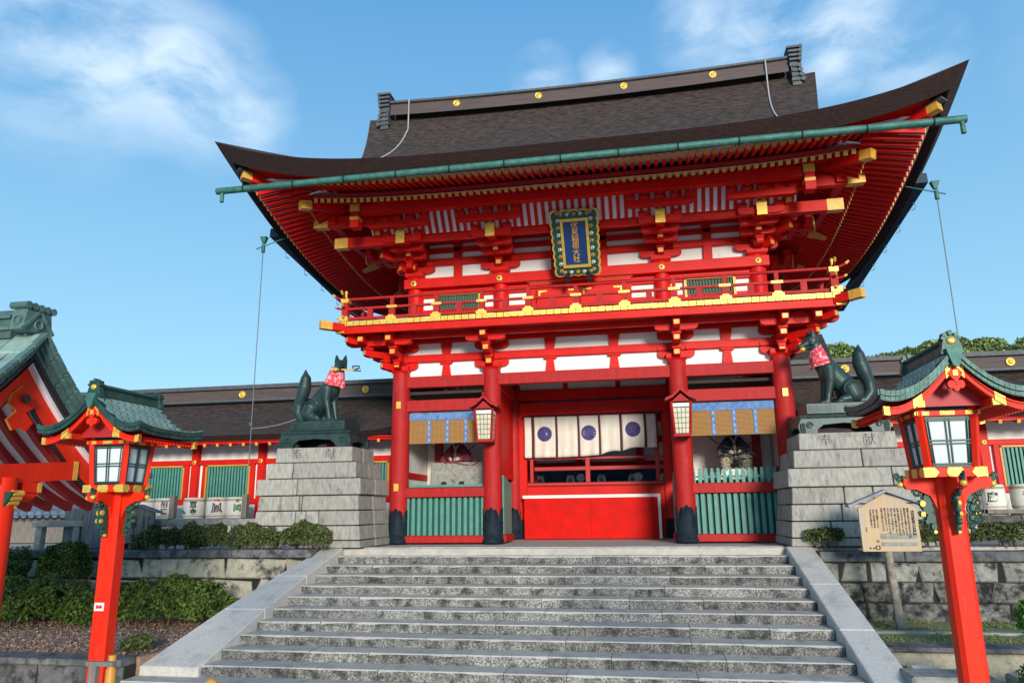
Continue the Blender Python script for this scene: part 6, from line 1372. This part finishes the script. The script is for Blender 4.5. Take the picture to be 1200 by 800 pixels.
bush('shrub', 'loose dark shrub beside the pavilion column at the left border', 'shrub', (-12.65, -3.3, -.70), (.5, .45, .72), 6000, .036, 'leaf', 15, .8, -1.4, amp=.35)
for i_, (bx, bw, bh, bl) in enumerate([(-9.75, .42, .30, 'leftmost'), (-9.0, .40, .36, 'second from the left'), (-8.22, .48, .33, 'third from the left'), (-7.3, .56, .36, 'largest and rightmost')]):
    bush('shrub', 'olive shrub before the pale rail left, %s of four' % bl, 'shrub', (bx, -2.28, .2), (bw, .24, bh), 3600, .034, 'leafo', 160+i_, .0, 0, amp=.45, fr=3)
bush('hedge', 'short olive green hedge at the foot of the left fox pedestal', 'hedge', (-5.95, -2.3, .26), (.58, .24, .30), 6000, .034, 'leafo', 17, .8, 0, amp=.35, fr=2.6)
bush('shrub', 'sparse olive shrub at the foot of the right fox pedestal', 'shrub', (4.82, -2.25, .20), (.34, .2, .20), 1600, .034, 'leafo', 18, .0, 0, amp=.5, fr=4)
bush('shrub', 'olive shrub between the notice board and the right lantern post', 'shrub', (6.6, -2.2, .2), (.42, .22, .24), 3000, .034, 'leafo', 19, .8, 0, amp=.4, fr=3)
bush('shrub', 'olive shrub on the right terrace in front of the dark rail', 'shrub', (8.3, -2.15, .2), (.95, .24, .22), 5000, .034, 'leafo', 20, .8, 0, amp=.5, fr=3)
bush('bush', 'bright green bush at the right border beside the lantern post, lower one', 'bush', (6.12, -8.0, -1.45), (.46, .4, .62), 7000, .034, 'leafy', 21, .0, GZ, amp=.35, fr=2.6)
bush('bush', 'bright green bush at the right border, upper one', 'bush', (6.62, -6.6, -.72), (.42, .4, .50), 5000, .034, 'leafy', 22, .0, GZ, amp=.35, fr=2.6)
bush('weed', 'small yellow green tuft on the leaf litter near the left kerb', 'plant', (-7.05, -6.25, -1.34), (.26, .22, .16), 900, .034, 'leafo', 23, .0, -1.44, amp=.5, fr=4)
# leaf litter and grass
rg = np.random.RandomState(3)
def litter(rg, n):
    x = rg.uniform(-14, -6.0, n); y = rg.uniform(-6.5, -3.2, n); q = x < -6.0-(-3.2-y)*.26; return np.stack([x, y, -1.36-(y+2.5)*(-.1/4.5)*1.0+.012+rg.uniform(0, .02, n)], 1)[q]
me = leaves(17000, .03, litter, 31, .5, 3.0); me.materials.append(M['mulch']); tag(obj('leaf_litter', me, None), kind='stuff')
def blades(rg, n):
    x = rg.uniform(4.75, 9, n); y = rg.uniform(-5.0, -2.5, n); k = np.array([noise.noise(Vector((a*1.3, b_*1.8, 0))) > -.12 for a, b_ in zip(x, y)]); k &= ~((y > -4.0) & (y < -3.75)); return np.stack([x, y, np.full(n, -1.30)], 1)[k]
me = leaves(16000, .028, blades, 33, .22, .2); me.materials.append(M['grass']); tag(obj('grass', me, None), kind='stuff')
# trees over the right corridor
def tree(x, y, top, r, seed, lab):
    Tt = thing('tree', lab, 'tree', (x, y, 0), 'trees rising behind the right corridor'); rg = random.Random(seed); tk = MB(); zc = top-r*1.0
    tk.tube([(x, y, -.1), (x+rg.uniform(-.2, .2), y, zc*.5), (x+rg.uniform(-.3, .3), y, zc)], [.32, .24, .15], 8)
    cl_ = []
    for k in range(9):
        a = rg.uniform(0, 2*PI); e = rg.uniform(-.2, 1.2); rr_ = r*rg.uniform(.35, .8); p = (x+rr_*math.cos(a)*math.cos(e)*1.2, y+rr_*math.sin(a)*math.cos(e), zc+rr_*math.sin(e)); tk.tube([(x, y, zc*.75), ((x+p[0])/2, (y+p[1])/2, (zc*.9+p[2])/2), p], [.11, .07, .03], 6); cl_.append((p, r*rg.uniform(.32, .5)))
    cl_.append(((x, y, top-r*.42), r*.42))
    def fn(rg_, n):
        out_ = []
        for (p, q) in cl_:
            m = n//len(cl_); d = rg_.normal(size=(m, 3)); d /= np.linalg.norm(d, axis=1)[:, None]; out_.append(np.array(p)+d*(q*rg_.uniform(.35, 1.0, (m, 1))**.5)*np.array([1.15, 1.15, .8]))
        return np.concatenate(out_)
    me = leaves(5200, .13, fn, seed, .6, .4); me.materials.append(M['leaft']); obj('crown', me, None, Tt); obj('trunk', tk, 'trunk', Tt)
for i, (x, y, t, r, lab) in enumerate([(13.7, 30, 10.75, 1.7, 'tree crown showing between the right fox and its tail'), (16.6, 31, 10.3, 1.6, 'low rounded tree crown just right of the fox tail'), (18.4, 30, 10.4, 1.5, 'tree crown left of the right lantern peak'), (20.3, 30, 10.9, 1.8, 'tallest tree crown just right of the right lantern peak'), (22.3, 31, 11.0, 1.7, 'tree crown near the right border above the corridor ridge'), (24.3, 30, 10.7, 1.7, 'tree crown cut by the right border'), (27, 31, 10.8, 2.0, 'tree beyond the right border of the photo')]): tree(x, y, t, r, 50+i, lab)
hl = MB()
def hill(a, b_):
    x = -300+600*a; y = 45+230*b_; return (x, y, -3+ (16*math.sin(PI*min(1, b_*1.0))**1.2)*(.6+.4*noise.noise(Vector((x*.01, y*.01, 3))))*(1 if True else 0)*.55)
hl.grid(hill, 60, 20, 0, True); structure('hills', hl, 'leaft')
